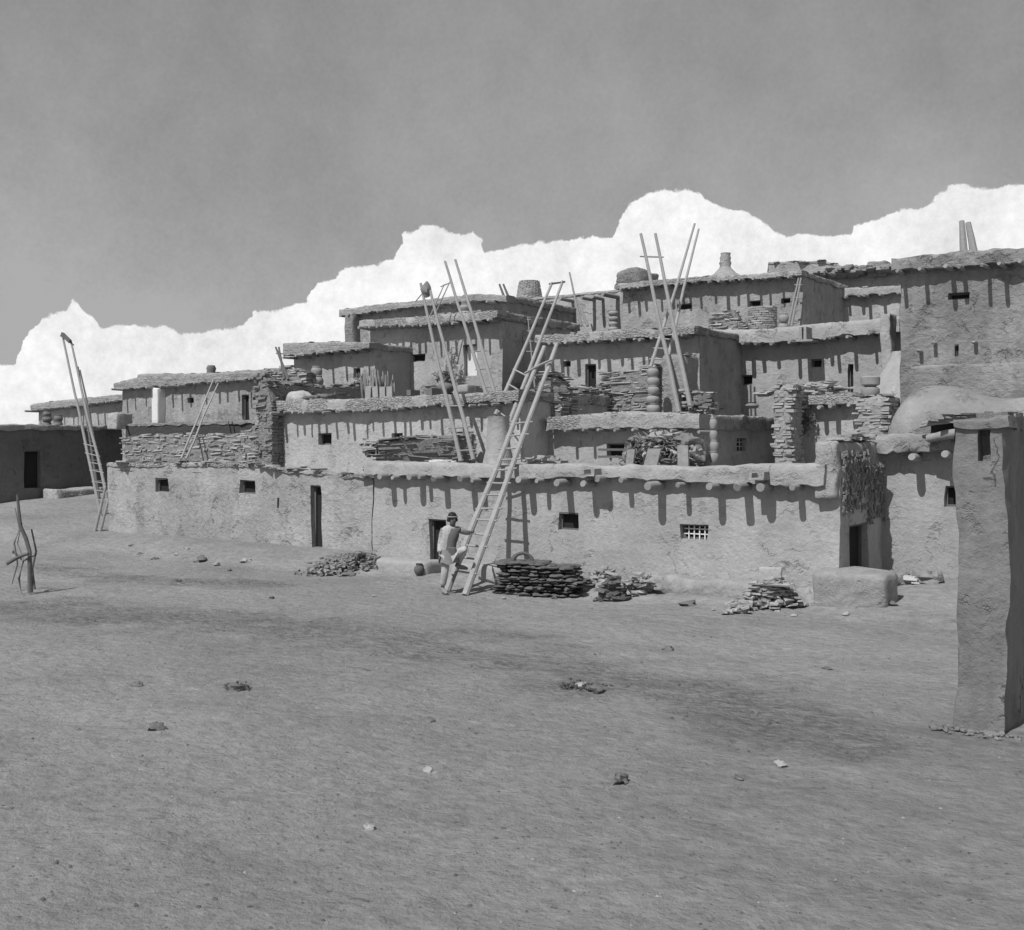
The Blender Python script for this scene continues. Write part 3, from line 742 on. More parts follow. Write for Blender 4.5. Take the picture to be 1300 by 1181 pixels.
stone_wall('dark parapet of rough stones above the middle-left upper house', (a.x, 24.7), (a.x+.05, 28.8), P(352, 512, v=24.7).z-.3, [(0, P(352, 484, v=25.).z), (.5, P(352, 484, v=25.).z-.05), (1, P(352, 484, v=25.).z+.1)], .4, .35, .09, m=STW)
stone_wall('tumbled roof wall left of the small brush-roofed house', uv(345, 28.6), uv(396, 28.6), 4., [(0, zz(345, 468, 28.6)), (.4, zz(365, 465, 28.6)), (1, zz(396, 472, 28.6))], .5, .4, .1)
uq = P(705, 500, v=27.).x
stone_wall('low dark shaded parapet with patches of mud in front of the white-framed doorway', (uq, 26.3), (uq+.02, 30.9), 3.2, [(0, P(705, 497, v=27.).z), (.4, P(705, 497, v=27.).z+.12), (1, P(705, 497, v=27.).z+.32)], .4, .5, .12, m=ADS)
stone_wall('stepped pile of flat pale stones built up beside the big crossing ladders', uv(676, 26.), uv(724, 26.), 3.4, [(0, zz(676, 512, 26.)), (.25, zz(688, 500, 26.)), (.3, zz(690, 474, 26.)), (.7, zz(708, 468, 26.)), (.8, zz(714, 492, 26.)), (1, zz(724, 503, 26.))], .9, .4, .06)
stone_wall('pale slab-topped wall sloping up to the column of stacked jars', uv(779, 28.7), uv(838, 28.7), 3.6, [(0, zz(779, 474, 28.7)), (.5, zz(810, 468, 28.7)), (1, zz(838, 461, 28.7))], .4, .55, .05)
stone_wall('rough stub of flat stones on the roof of the broad smooth house', uv(905, 35.5), uv(952, 35.5), P(930, 425, v=35.5).z, [(0, zz(905, 410, 35.5)), (.25, zz(916, 396, 35.5)), (.6, zz(932, 392, 35.5)), (.65, zz(936, 405, 35.5)), (1, zz(952, 413, 35.5))], .6, .35, .07)
stone_wall('pale stones heaped behind the stone-faced coping near the leaning poles', uv(880, 27.4), uv(903, 27.4), 3.6, [(0, zz(880, 494, 27.4)), (.8, zz(900, 495, 27.4)), (1, zz(903, 505, 27.4))], .6, .4, .1)

def pier(label, x0, x1, yt, v, zb, depth=.6, m=AD2, r=.1, capn=8, amp=.05, name='adobe_pier', flare=0):
    a = P(x0, yt, v=v); b = P(x1, yt, v=v); root = thing(name, label, 'pier', ((a.x+b.x)/2, v, zb))
    q = MB(); q.rbox(((a.x+b.x)/2, v+depth/2, (a.z+zb)/2), ((b.x-a.x)/2, depth/2, (a.z-zb)/2), r, amp, .12, 1.6); part('shaft', q, m, root)
    if m is PFL:
        q = MB(); w_ = (b.x-a.x)/2; z = zb
        while z < a.z:
            hh = R.uniform(.05, .1)
            for (sx, sy, ln, an) in ((0, 0, 2*w_, 0), (2*w_, 0, depth, math.pi/2)):
                s_ = R.uniform(-.1, .05)
                while s_ < ln:
                    l = R.uniform(.1, .34)
                    if R.random() > .12:
                        px = a.x+(min(s_+l/2, ln-.05) if an == 0 else sx-.05); py = v+(.05 if an == 0 else min(s_+l/2, ln-.05))
                        o_ = disp(Vector((px, py, z)), amp*.8); q.box((px+o_.x, py+o_.y, z), (l/2*.95, R.uniform(.06, .1), hh*R.uniform(.3, .48)), an+R.uniform(-.12, .12), .35, R.uniform(-.06, .06))
                    s_ += l
            z += hh
        part('stonework', q, STM, root)
    if flare:
        q = MB(); q.rbox(((a.x+b.x)/2, v+depth/2, zb+flare/2), ((b.x-a.x)/2+.14, depth/2+.14, flare/2), r+.05, amp, .12, 1.6); part('base', q, m, root)
    if capn:
        q = MB()
        for k in range(capn): q.box((R.uniform(a.x+.08, b.x-.08), v+depth*R.uniform(.15, .85), a.z+R.uniform(-.03, .07)), (R.uniform(.1, .22), R.uniform(.1, .2), R.uniform(.018, .035)), R.uniform(0, 3), .3)
        part('capstones', q, STM, root)
    return root
PST = mat('pebbly_masonry', .32, var=.2, fine=.4, bump=1., dist=.07, bs=22)
PFL = mat('thin_course_masonry', .33, var=.2, fine=.25, bump=1., dist=.06, bs=12, bands=.4)
pier('broad pebbly pier behind the feet of the two crossed pole ladders', 840, 869, 451, 27.4, 3.5, .9, PST)
pier('tall roof pier of thin stones right of the shaded barred window', 982, 1005, 490, 26.3, 2.2, .7, PFL, flare=0)
c3 = pier('stone chimney with two round pots, left of the oven mound', 1086, 1125, 504, 25.5, 2.2, .8, PFL, .14, 10, name='stone_chimney'); c3['category'] = 'chimney'
a = P(1105, 503, v=25.9); q = MB(); q.lathe(a, [(.14, -.05), (.21, .08), (.2, .17), (.12, .22)], 16, .06); part('pot', q, POT, c3)
q = MB(); q.lathe(a+Vector((0, 0, .22)), [(.12, 0), (.21, .04), (.22, .2), (.18, .23)], 16, .04); part('pot', q, POT, c3)
pier('pale square pillar rising beside the dark recess at the top right', 1118, 1131, 398, 32.6, 4.2, .5, AD, .05, 0)
q = MB(); a = P(1140, 460, v=31.); q.lathe((a.x, 31.2, a.z-1.4), [(1.0, 0), (.9, .5), (.6, 1.), (.3, 1.5), (.2, 1.7)], 16, .12)
solo('adobe_mound', q, ADF, 'cone of smooth mud in the dark recess below the tall weathered house', 'mound', a-Vector((0, 0, 1.4)))
# whitish flaring chimney on the front terrace
a = P(633, 588, v=22.6); root = thing('plastered_chimney', 'pale flaring terrace chimney seen through the long ladders', 'chimney', (a.x, 22.6, 2.3))
q = MB(); q.lathe((a.x, 22.6, 2.3), [(.44, 0), (.42, .3), (.31, .7), (.27, 1.1), (.27, 1.45), (.29, 1.5), (.2, 1.5)], 14, .12); part('shaft', q, AD, root)
def jarstack(label, x, yb, yt, w, v, n, taper=0., m=POT):
    b = P(x, yb, v=v); t = P(x, yt, v=v); q = MB(); pot_stack(q, b, w*b_depth(b)/F, t.z-b.z, n, taper)
    return solo('jar_chimney', q, m, label, 'chimney', b)
def b_depth(p): return p.x*-sx_+p.y*cx_
jarstack('column of five stacked jars with a square head at the end of the slab-topped wall', 829, 524, 466, 17, 26.7, 5)
jarstack('short column of stacked jars against the topmost long house', 779, 421, 394, 13, 38.6, 4)
jarstack('white-daubed column of stacked pots beside the shaded barred window', 906, 587, 530, 13, 23.9, 4, .2, POT)
jarstack('banded clay chimney pot on the small brush-roofed house terrace', 403, 489, 465, 17, 29.6, 2, .35)
jarstack('pair of round pots set one on another beside the roof stub of stones', 995, 420, 398, 14, 36., 2, .2)
jarstack('slim pot chimney in front of the farthest left house', 60, 542, 522, 13, 33., 3, .2, POTD)
jarstack('squat pot chimney beside the slim one at far left', 74, 543, 527, 12, 33., 2, 0, POTD)
jarstack('tapering pot chimney behind the panel-door house roof', 591, 402, 378, 16, 36.5, 3, .3)
# cylinder of stones on the roof
q = MB(); a = P(968, 424, v=36.5); t = P(968, 390, v=36.5)
for k in range(12):
    for w in range(9):
        an = w*2*math.pi/9+k*.5; q.box((a.x+math.cos(an)*.33, 36.5+math.sin(an)*.33, a.z+(t.z-a.z)*(k+.5)/12), (.17, .15, (t.z-a.z)/26), an+1.57, .2)
q.lathe(a, [(.38, 0), (.34, t.z-a.z-.1)], 12)
solo('stone_chimney', q, STM, 'round dry-stone chimney on the roof of the broad smooth house', 'chimney', a)

# ================================================================== OBJECTS ON THE TERRACES
# woodpile / heap under the deep coping
a = P(842, 590, v=22.9); root = thing('refuse_heap', 'large heap of brush, sheep hides and slabs on the front roof terrace', 'heap', (a.x, 22.9, 2.35))
q = MB(); q.rbox((a.x+.02, 23.3, 2.8), (.78, .42, .5), .35, .14, .09, 2.6); part('core', q, POTD, root)
q = MB()
for k in range(420):
    an = R.uniform(0, math.pi); rr = R.uniform(.68, 1.02); c = Vector((a.x+math.cos(an)*rr*.9, 22.68+R.uniform(-.2, .5), 2.4+math.sin(an)*rr*.92))
    d = Vector((R.uniform(-1, 1), R.uniform(-.6, .6), R.uniform(-.6, .6))).normalized()*R.uniform(.1, .3); q.tube([c-d, c+d*.2+Vector((0, 0, .03)), c+d], [.012, .02, .01], 5)
part('brushwood', q, BRUSH, root)
q = MB()
for k in range(700):
    an = R.uniform(.1, math.pi-.1); rr = R.uniform(.2, .85); c = Vector((a.x+math.cos(an)*rr*.85-.05, 22.85+R.uniform(-.15, .3), 2.4+math.sin(an)*rr*.85))
    if nz(c, 2.1, 5) < .02: continue
    d = Vector((R.uniform(-1, 1), R.uniform(-.6, .6), R.uniform(-.9, .9))).normalized()*R.uniform(.05, .2); q.tube([c-d, c+d*.2+Vector((0, -.02, .02)), c+d], [.015, .025, .012], 5)
part('straw', q, STM, root)
for (x, y, w, h, m_) in ((812, 562, .26, .16, BRUSH), (846, 557, .34, .16, POT), (826, 566, .26, .16, POT), (871, 562, .28, .17, POTD), (884, 576, .16, .2, POT), (822, 576, .14, .16, CLOTH), (840, 572, .2, .16, POT), (862, 573, .2, .17, STM), (800, 578, .12, .18, POT), (852, 586, .26, .1, BRUSH), (876, 581, .14, .14, POT), (833, 558, .15, .14, BRUSH)):
    q = MB(); p = P(x, y, v=22.75); q.rock(p, (w, .22, h), x, 26, 16, R.uniform(-.3, .3), .5); part('hide', q, m_, root)
for (x0, x1, y0, y1, ti) in ((795, 806, 570, 594, .3), (819, 838, 569, 594, .5), (860, 875, 565, 594, .05)):
    p = P((x0+x1)/2, (y0+y1)/2, v=22.3); q = MB(); w = (x1-x0)*.0085; h = (y1-y0)*.0082
    vs = [Vector((sx*w+ti*sz*h*.7, sy*.025-.12*sz*h, sz*h)) for sz in (-1, 1) for sy in (-1, 1) for sx in (-1, 1)]
    q.add([v_+p for v_ in vs], [(0, 2, 3, 1), (4, 5, 7, 6), (0, 1, 5, 4), (2, 6, 7, 3), (0, 4, 6, 2), (1, 3, 7, 5)]); part('slab', q, STM, root)
# trough / dark ledge left of heap
q = MB(); a = P(781, 574, v=25.); q.box((a.x, 24.95, P(781, 580, v=25.).z), (.42, .12, .03), 0, .1); q.box((a.x, 24.95, P(781, 571, v=25.).z), (.44, .1, .03), 0, .1)
solo('wooden_shelf', q, WDD, 'dark two-board shelf in the window left of the refuse heap', 'shelf', a)
# open whitewashed door leaf on the terrace
q = MB(); a = P(662, 592, v=24.6); t = P(662, 538, v=24.6); q.rbox(((a.x), 24.6, (a.z+t.z)/2), (.16, .03, (t.z-a.z)/2), .015, .0, .3, rz=.15)
solo('door_leaf', q, WHT, 'whitewashed door leaf standing open behind the long ladders', 'door', a)
def flat_pile(label, x, y, v, w, h, n, m=STM, sz=.2, name='stone_pile', cat='stone pile', d=.3, th=.03):
    a = P(x, y, v=v); q = MB()
    for k in range(n):
        r_ = R.random(); zf = r_*h; sp = (1-r_*.7)
        q.box(a+Vector((R.uniform(-w, w)*sp, R.uniform(-d, d)*sp, zf+.02)), (sz*R.uniform(.5, 1.2), sz*R.uniform(.4, .9), th*R.uniform(.6, 1.4)), R.uniform(0, 3), .3, R.uniform(-.25, .25))
    return solo(name, q, m, label, cat, a)
flat_pile('few flat stones lying on the terrace edge by the open door leaf', 690, 589, 22.3, .5, .14, 22)
flat_pile('heap of dark stones and pots on the roof beside the leaning poles', 893, 520, 26.6, .35, .3, 26, STD, .18)
flat_pile('low scatter of stones on the roof of the topmost house by its right doorway', 940, 424, 38., 1., .2, 26, STM, .22)
flat_pile('stones and sticks heaped at the foot of the leafy bundle', 553, 502, 31.6, .6, .3, 34, BRUSH, .22)
flat_pile('slabs strewn on the coping right of the flat-stone pier', 1035, 501, 28.4, 1.1, .25, 34, STM, .25)
flat_pile('loose slabs on the roof behind the left parapet of the high stone pier', 978, 503, 28., .5, .12, 14, STM, .2)
flat_pile('loose stones scattered along the roof right of the flaring chimney', 735, 496, 30., .7, .1, 16, STM, .2)
# coil of rope
q = MB(); a = P(562, 588, v=21.6); a.z = 2.66
for k in range(4): q.tube([a+Vector((math.cos(w)*(.3+.03*k), math.sin(w)*.2, .02*k+.02*math.sin(w*2+k))) for w in [i*.45 for i in range(14)]], .014, 5)
solo('rope_coil', q, WHT, 'loose coil of pale rope on the front parapet below the tall poles', 'rope', a)
# picket bundle of sticks
root = thing('stick_bundle', 'upright fence-like bundle of split sticks on the roof edge', 'sticks', P(480, 506, v=25.2))
for k in range(34):
    x = 459+41*k/33+R.uniform(-1, 1); b = P(x+R.uniform(-2, 2), 508, v=25.2+R.uniform(-.2, .3)); t = P(x+R.uniform(-3, 3), R.uniform(466, 484)+6*abs(k-15)/15, v=b.y+.1)
    q = MB(); q.tube([b, (b+t)/2, t], [R.uniform(.02, .04), .03, .015], 6); part('stick', q, WD if k % 3 else WDD, root)
for k in range(4):
    p = P(468+k*9, 500, v=25.); q = MB(); q.box(p, (.11, .03, .22), 0, .1, R.uniform(-.1, .1)); part('board', q, WDP, root)
# cloth mound, boxes
q = MB(); a = P(380, 508, v=25.3); q.rbox(a+Vector((0, 0, .08)), (.42, .3, .17), .15, .09, .08, 2.5); solo('pale_mound', q, CLOTH, 'pale cloth heaped on the roof edge left of the stick bundle', 'cloth', a)
q = MB(); q.rbox(P(402, 505, v=25.4), (.3, .3, .06), .05, .05, .08, 2.5); q.rbox(P(415, 503, v=25.5), (.25, .2, .06), .05, .05, .08, 2.5); solo('dark_bedding', q, STD, 'dark rumpled bundle beside the pale cloth on the roof', 'bundle', P(405, 506, v=25.4))
def open_box(label, x0, x1, y0, y1, v, m=POT):
    a = P(x0, y1, v=v); b = P(x1, y0, v=v); root = thing('box', label, 'box', ((a.x+b.x)/2, v, a.z)); q = MB(); w = (b.x-a.x)/2; h = (b.z-a.z)/2; c = Vector(((a.x+b.x)/2, v+.2, a.z+h))
    for (o, s) in (((0, -.2, 0), (w, .03, h)), ((0, .2, 0), (w, .03, h)), ((-w+.03, 0, 0), (.03, .17, h)), ((w-.03, 0, 0), (.03, .17, h)), ((0, 0, -h+.03), (w-.06, .17, .03))): q.box(c+Vector(o), s)
    part('sides', q, m, root); return root
open_box('small square fire-box on the roof left of the leaning poles', 517, 522, 495, 502, 27.5, POTD)
open_box('wide clay box standing under the panel door', 577, 604, 490, 499, 27.5)
open_box('small dark crate beside the low fire-box', 542, 549, 493, 502, 27.5, POTD)
q = MB(); a = P(592, 494, v=27.); q.rbox(a, (.2, .2, .12), .05, .03, .08); solo('adobe_block', q, POT, 'single dark block behind the wide clay box', 'block', a)
# leafy bundles hung on walls
def foliage(label, x, y, v, w, h, n, m=BRUSH, name='hanging_bundle', sz=.06):
    a = P(x, y, v=v); q = MB(); q.tube([a+Vector((0, 0, h*1.1)), a, a-Vector((0, 0, h))], [.02, .04, .03], 6)
    for k in range(n):
        p = a+Vector((R.gauss(0, .45)*w, R.uniform(-.14, .08), R.gauss(0, .45)*h)); d = Vector((R.uniform(-1, 1), R.uniform(-1, 1), R.uniform(-1, .6))).normalized()*sz*R.uniform(.6, 1.6)
        e = d.cross(Vector((R.random(), R.random(), R.random()))).normalized()*sz*.35
        q.add([p-d, p+e, p+d, p-e], [(0, 1, 2, 3)])
    return solo(name, q, m, label, 'bundle', a)
foliage('ragged leafy bundle hanging between the small window and the panel door', 573, 467, 32.5, .28, .7, 420, mat('dried_leaves', .3, var=.4, fine=.4, bump=.2))
foliage('dark leaves bunched at the foot of the hanging leafy bundle', 566, 480, 32.3, .5, .3, 260, sz=.09)
foliage('dark bundle hung under the flagstone coping beside the flat-stone pier', 1022, 537, 27.2, .2, .28, 240)
foliage('small dark wisp hanging beside the larger dark bundle', 1034, 532, 27.3, .06, .12, 50, sz=.04)
foliage('dark leaves beside the stick bundle at the low back doorway', 460, 487, 29., .3, .3, 200)
jar('round jar on the stones below the leafy bundle', P(566, 500, v=31.5), .3, .45, POTD)
jar('small jar in the shadow beside the slim leaning ladder', P(655, 494, v=34.), .2, .3, POTD)
jar('small black pot half hidden behind the high stone pier', P(990, 503, v=29.), .18, .22, POTD)
jar('dark pot sitting on the roof of the shaded barred-window room', P(955, 519, v=26.5), .17, .16, POTD)
jar('pot standing behind the crooked beams at the highest back wall', P(700, 398, v=42.), .35, .5, POT)

# ================================================================== LADDERS AND POLES
f1 = on_ground(567, 751); f2 = on_ground(590.5, 756)
v1 = P(632.5, 587, v=VF-.36); v2 = P(652.2, 587, v=VF-.36)
LA = ladder('long pale ladder the man holds, footed in the yard and leaning on the front parapet', f1, solve_top(f1, v1, 440), f2, solve_top(f2, v2, 437), 13, .068, k0=.075, k1=.66, rungr=.021)
a = P(673, 473, v=22.6); b = P(704, 459.5, v=22.6); q = MB()
ra = solve_top(f1, v1, 474); rb = solve_top(f2, v2, 459); q.tube([ra+Vector((-.2, -.08, .0)), (ra+rb)/2+Vector((0, -.09, .05)), rb+Vector((.12, -.09, .04))], [.028, .032, .026], 7); part('top_bar', q, WD, LA)
ladder('second long ladder rising from the middle roof to the third storey', P(629, 527, v=24.), P(701, 359, v=26.6), P(645, 540, v=23.6), P(714.5, 357, v=26.2), 4, .05, k0=.03, k1=.32, rungr=.02, barz=.992)
ladder('left ladder of the tall centre pair, a bag tied at its head', P(585, 586, v=22.8), P(534, 360, v=24.), P(601, 584, v=22.8), P(545, 364, v=24.), 3, .052, m=WD, k0=.05, k1=.3)
q = MB(); a = P(540, 368, v=23.9); q.rock(a, (.13, .1, .2), 3, 10, 8); q.tube([a+Vector((-.35, 0, -.3)), a], .015, 5); solo('cloth_bag', q, CLOTHM, 'small bag and stick tied at the head of a centre ladder', 'bag', a)
ladder('right ladder of the tall centre pair crossing the panel door', P(617, 500, v=27.), P(565, 332, v=28.4), P(628, 499, v=27.), P(578, 330, v=28.4), 3, .055, m=WD, k0=.05, k1=.3)
ladder('thin double pole crossing above the panel-door house', P(546, 402, v=31.8), P(564, 361, v=32.), P(551, 402, v=31.8), P(571, 358, v=32.), 1, .025, m=WD, k0=.96, rungr=.02)
ladder('steep ladder of the crossing pair with one rung near its head', P(862, 524, v=26.6), P(813.5, 297, v=28.3), P(878, 524, v=26.6), P(832, 297, v=28.3), 1, .06, m=WD, k0=.865, k1=.87, rungr=.022, ext=.16)
ladder('pale ladder of the crossing pair with rungs low down', P(826, 466, v=28.2), P(882, 284, v=30.6), P(845, 466, v=28.2), P(887, 291, v=30.6), 4, .045, m=WDP, k0=.05, k1=.26)
ladder('short ladder propped in the corner of the topmost long house', P(1001, 414, v=39.2), P(1014, 353, v=39.6), P(1005, 414, v=39.2), P(1017, 353, v=39.6), 4, .045, m=WD)
ladder('slim ladder standing in the shade beside the panel-door house', P(668, 492, v=34.), P(663, 402, v=34.4), P(679, 492, v=34.), P(670, 402, v=34.4), 4, .03, m=WD, k0=.5, k1=.95)
ladder('pair of stout poles projecting at the very top right', P(1224, 330, v=31.), P(1221, 281, v=31.2), P(1238, 330, v=31.), P(1229, 283, v=31.2), 1, .1, m=WD, k0=.05, rungr=.03)
ladder('short dark ladder head rising behind the stone parapet at centre left', P(366, 482, v=26.), P(350, 441, v=26.3), P(361, 482, v=26.), P(354, 441, v=26.3), 2, .045, m=WDD, k0=.3, k1=.8)
ladder('stub of ladder projecting beside the round stone chimney', P(645, 390, v=40.), P(634, 361, v=40.2), P(651, 390, v=40.), P(639, 361, v=40.2), 1, .06, m=WDD, k0=.3)
ladder('pair of thin pale poles leaning from the stone wall to the buttressed house', P(230, 583, v=24.5), P(271, 482, v=27.5), P(236, 583, v=24.5), P(277, 487, v=27.5), 1, .035, m=WDP, k0=.07, rungr=.012)
ladder('leaning poles standing free near the jutting beams', P(738, 414, v=41.), P(723, 346, v=41.4), P(746, 414, v=41.), P(733, 380, v=41.2), 1, .05, m=WD, k0=.1)
fa = P(119, 681, z=.2); fb_ = P(125.5, 681, z=.2)
ladder('short lower ladder leaning on the left corner of the plain house', fa, P(134.5, 617, v=22.3), fb_, P(138.5, 632, v=22.3), 6, .05, m=WD, k0=.15, k1=.9, ext=.08)
ladder('very long ladder towering over the alley with a short board at its head', P(128, 655, v=24.4), P(79, 425, v=25.6), P(141, 655, v=24.4), P(90, 433, v=25.6), 8, .055, m=WD, k0=.03, k1=.38, barz=.985)
q = MB(); a = P(84, 429, v=25.5); q.box(a, (.32, .05, .07), 0, .1, .55); solo('wooden_board', q, WDD, 'short dark board nailed across the head of the alley ladder', 'board', a)
ladder('third ladder half hidden behind the towering alley ladder', P(126, 632, v=28.), P(99, 466, v=29.), P(136, 632, v=28.), P(101.5, 470, v=29.), 7, .05, m=WDD, k0=.05, k1=.5)

# ================================================================== YARD
def bench(label, x0, x1, y0, v, depth, zt, r=.1, m=ADF, amp=.05):
    a = P(x0, y0, v=v); b = P(x1, y0, v=v); zb = ground_z((a.x+b.x)/2, v)-.15; q = MB()
    q.rbox(((a.x+b.x)/2, v+depth/2, (zt+zb)/2), ((b.x-a.x)/2, depth/2, (zt-zb)/2), r, amp, .12, 1.3)
    return solo('adobe_bench', q, m, label, 'bench', ((a.x+b.x)/2, v, zb+.15))
bench('short mud bench at the left foot of the front house', 475, 540, 715, 20.45, .85, .38)
bench('mud step behind the man and ladder foot', 563, 638, 725, 20.3, 1., .46)
bench('long low mud bench running right from the pile of flat stones', 818, 1034, 745, 20.72, .6, .50, .15, AD2, .08)
bench('thick rounded mud block standing before the shaded doorway', 1029, 1123, 750, 20.7, .8, .80, .12, ADG, .07)
jar('dark squat pot at the end of the short mud bench', on_ground(532, 729), .12, .27, CLOTHD)
# dark pile of flat fuel cakes
root = thing('fuel_pile', 'dark neat pile of flat stones and dung cakes right of the ladder foot', 'fuel pile', on_ground(678, 752))
q = MB(); a = P(630, 750, z=0.); L0 = 1.62; z = .02; row = 0
A0 = on_ground(632, 753); B0 = on_ground(728, 752); dr = (B0-A0); dr.z = 0; Lp = dr.length; dr.normalize(); nr = Vector((-dr.y, dr.x, 0))
while z < .66:
    s = R.uniform(-.05, .1); hh = R.uniform(.045, .065); top_k = .66 if True else 0
    while s < Lp-.05:
        w = R.uniform(.11, .2)
        lim = .70 if s < Lp*.5 else .60
        if z < lim:
            for dd in (0, .28, .55):
                c = A0+dr*(s+w*.6)+nr*(dd+R.uniform(-.04, .05)); c.z = z
                q.rock(c, (w*R.uniform(.8, 1.1), .17, hh*R.uniform(.5, .8)), R.random()*90, 9, 5, R.uniform(-.3, .3), .4)
        s += w*R.uniform(1.2, 1.6)
    z += hh*1.25
part('cakes', q, DUNG, root)
q = MB(); c = A0+dr*.45+nr*.3; c.z = .66; q.tube([c+Vector((math.cos(w)*.2*cx_, math.cos(w)*.2*sx_, math.sin(w)*.17)) for w in [math.pi*i/10 for i in range(11)]], [.05, .045, .04, .035, .035, .035, .035, .04, .05, .06, .05], 8)
solo('harness_ring', q, CLOTHD, 'dark hoop-shaped harness lying on top of the dark stone pile', 'hoop', c)
STR = mat('rubble_stone', .22, var=.45, fine=.35, bump=.8, dist=.03, bs=14)
def gpile(label, x, y, w, h, n, m, sz, th=.03, d=.35, cat='stone pile', name='stone_pile', flat=.25):
    a = on_ground(x, y); q = MB()
    for k in range(n):
        r_ = R.random(); sp = 1-r_*.75; px = (R.random()-R.random())*w*sp*1.1; py = (R.random()-R.random())*d*sp*1.1
        c = a+Vector((px*cx_-py*sx_, px*sx_+py*cx_, 0)); c.z = ground_z(c.x, c.y)+r_*h+.01
        q.box(c, (sz*R.uniform(.4, 1.1), sz*R.uniform(.3, .8), th*R.uniform(.5, 1.3)), R.uniform(0, 3), .45, R.uniform(-.35, .35))
    return solo(name, q, m, label, cat, a)
gpile('small dark stack of fuel cakes in front of the long bench', 776, 763, .36, .45, 60, DUNG, .17, .04, .22)
gpile('flat pale stones tumbled against the wall above the small dark stack', 770, 744, .6, .38, 80, STM, .15, .035, .45)
gpile('scattered flagstones leaning on the left part of the long bench', 812, 755, .6, .4, 70, STM, .15, .03)
gpile('stack of thin stones under the pale slab by the rounded mud block', 980, 768, .7, .5, 200, STM, .15, .025, .3)
gpile('low sprawl of loose rubble below the narrow door gap', 436, 711, 1.25, .3, 480, STR, .1, .04, 1.0)
gpile('earth and rubble spilled at the foot of the tall corner near the long bench end', 940, 770, .5, .2, 30, STM, .12, .03)
q = MB(); a = P(976, 736, v=20.4); a.z = .52; q.rbox(a+Vector((0, .1, .15)), (.21, .05, .14), .02, .03, .06, rz=.2); q.box(a+Vector((.05, .0, .0)), (.42, .22, .018), .05, .2); solo('stone_slab', q, CLOTH, 'pale squared block resting on a flat slab near the mud block', 'slab', a)
q = MB(); a = on_ground(586, 741)+Vector((0, .1, 0))
# sacks
for i, (x, w, h, lab, m_) in enumerate(((1139, .26, .16, 'grey sack leaning upright by the shaded doorway', STR), (1158, .26, .09, 'pale cloth bundle lying between two sacks', CLOTH), (1178, .28, .14, 'grey sack lying on its side near the tall near wall end', STR))):
    p = P(x, 736, v=22.9); p.z = ground_z(p.x, p.y)
    q = MB(); q.rock(p+Vector((0, 0, h*.75)), (w, .22, h), i*7+2, 16, 11, .2, .35); q.rock(p+Vector((w*.55, -.02, h*.8)), (.12, .1, .1 if i != 2 else .15), i+30, 12, 9); solo('sack', q, m_, lab, 'sack', p)
# narrow sandstone step along left house, alley bench
q = MB(); a = P(62, 640, u=-42.3); b = P(125, 632, u=-42.3); q.rbox((-42.3, (a.y+b.y)/2, .8), (.55, (b.y-a.y)/2, .45), .1, .06, .2); solo('adobe_bench', q, AD2, 'low mud bench along the shaded alley house', 'bench', (-42.3, (a.y+b.y)/2, .5))
q = MB(); q.rock(P(82, 627, u=-42.2), (.5, .3, .12), 4, 10, 7); q.tube([P(84, 627, u=-41.9), P(92, 637, u=-41.7)], .05, 6); q.rock(P(96, 628, u=-42.), (.3, .3, .08), 9, 10, 7); solo('cloth_heap', q, CLOTH, 'pale clothes thrown on the alley bench', 'cloth', P(82, 629, u=-42.2))
q = MB(); a = P(48, 650, u=-40.2); q.rbox(a+Vector((0, 0, -.3)), (.5, .8, .35), .1, .06, .2); solo('adobe_block', q, AD, 'low pale block beside the alley bench at far left', 'block', a)
# crooked post at left edge
root = thing('crooked_post', 'cluster of thin crooked sticks round a forked post at the near left edge', 'post', on_ground(38, 752))
D = 24.0
pts = [P(38.5, 752, t=D), P(38, 725, t=D), P(37.5, 700, t=D), P(33, 684, t=D), P(26, 668, t=D), P(24, 650, t=D), P(22, 628, t=D)]
q = MB(); q.tube(pts, [.055, .05, .045, .045, .04, .035, .025], 8); part('trunk', q, WDD, root)
q = MB(); q.tube([P(36, 703, t=D-.1), P(24, 707, t=D-.1), P(8, 716, t=D-.2)], [.03, .035, .04], 8); part('rail', q, WDD, root)
for k_, pp in enumerate([((27, 760), (24, 735), (30, 712), (22, 690), (28, 664)), ((44, 748), (41, 722), (46, 700), (40, 672)), ((14, 742), (22, 716), (18, 690), (25, 672), (19, 645)), ((16, 700), (30, 712), (46, 704))]):
    q = MB(); q.tube([P(x, y, t=D+.15*k_+.1*(j_ % 2)) for j_, (x, y) in enumerate(pp)], [.026-.003*j_ for j_ in range(len(pp))], 7); part('branch', q, WDD if k_ % 2 else WD, root)
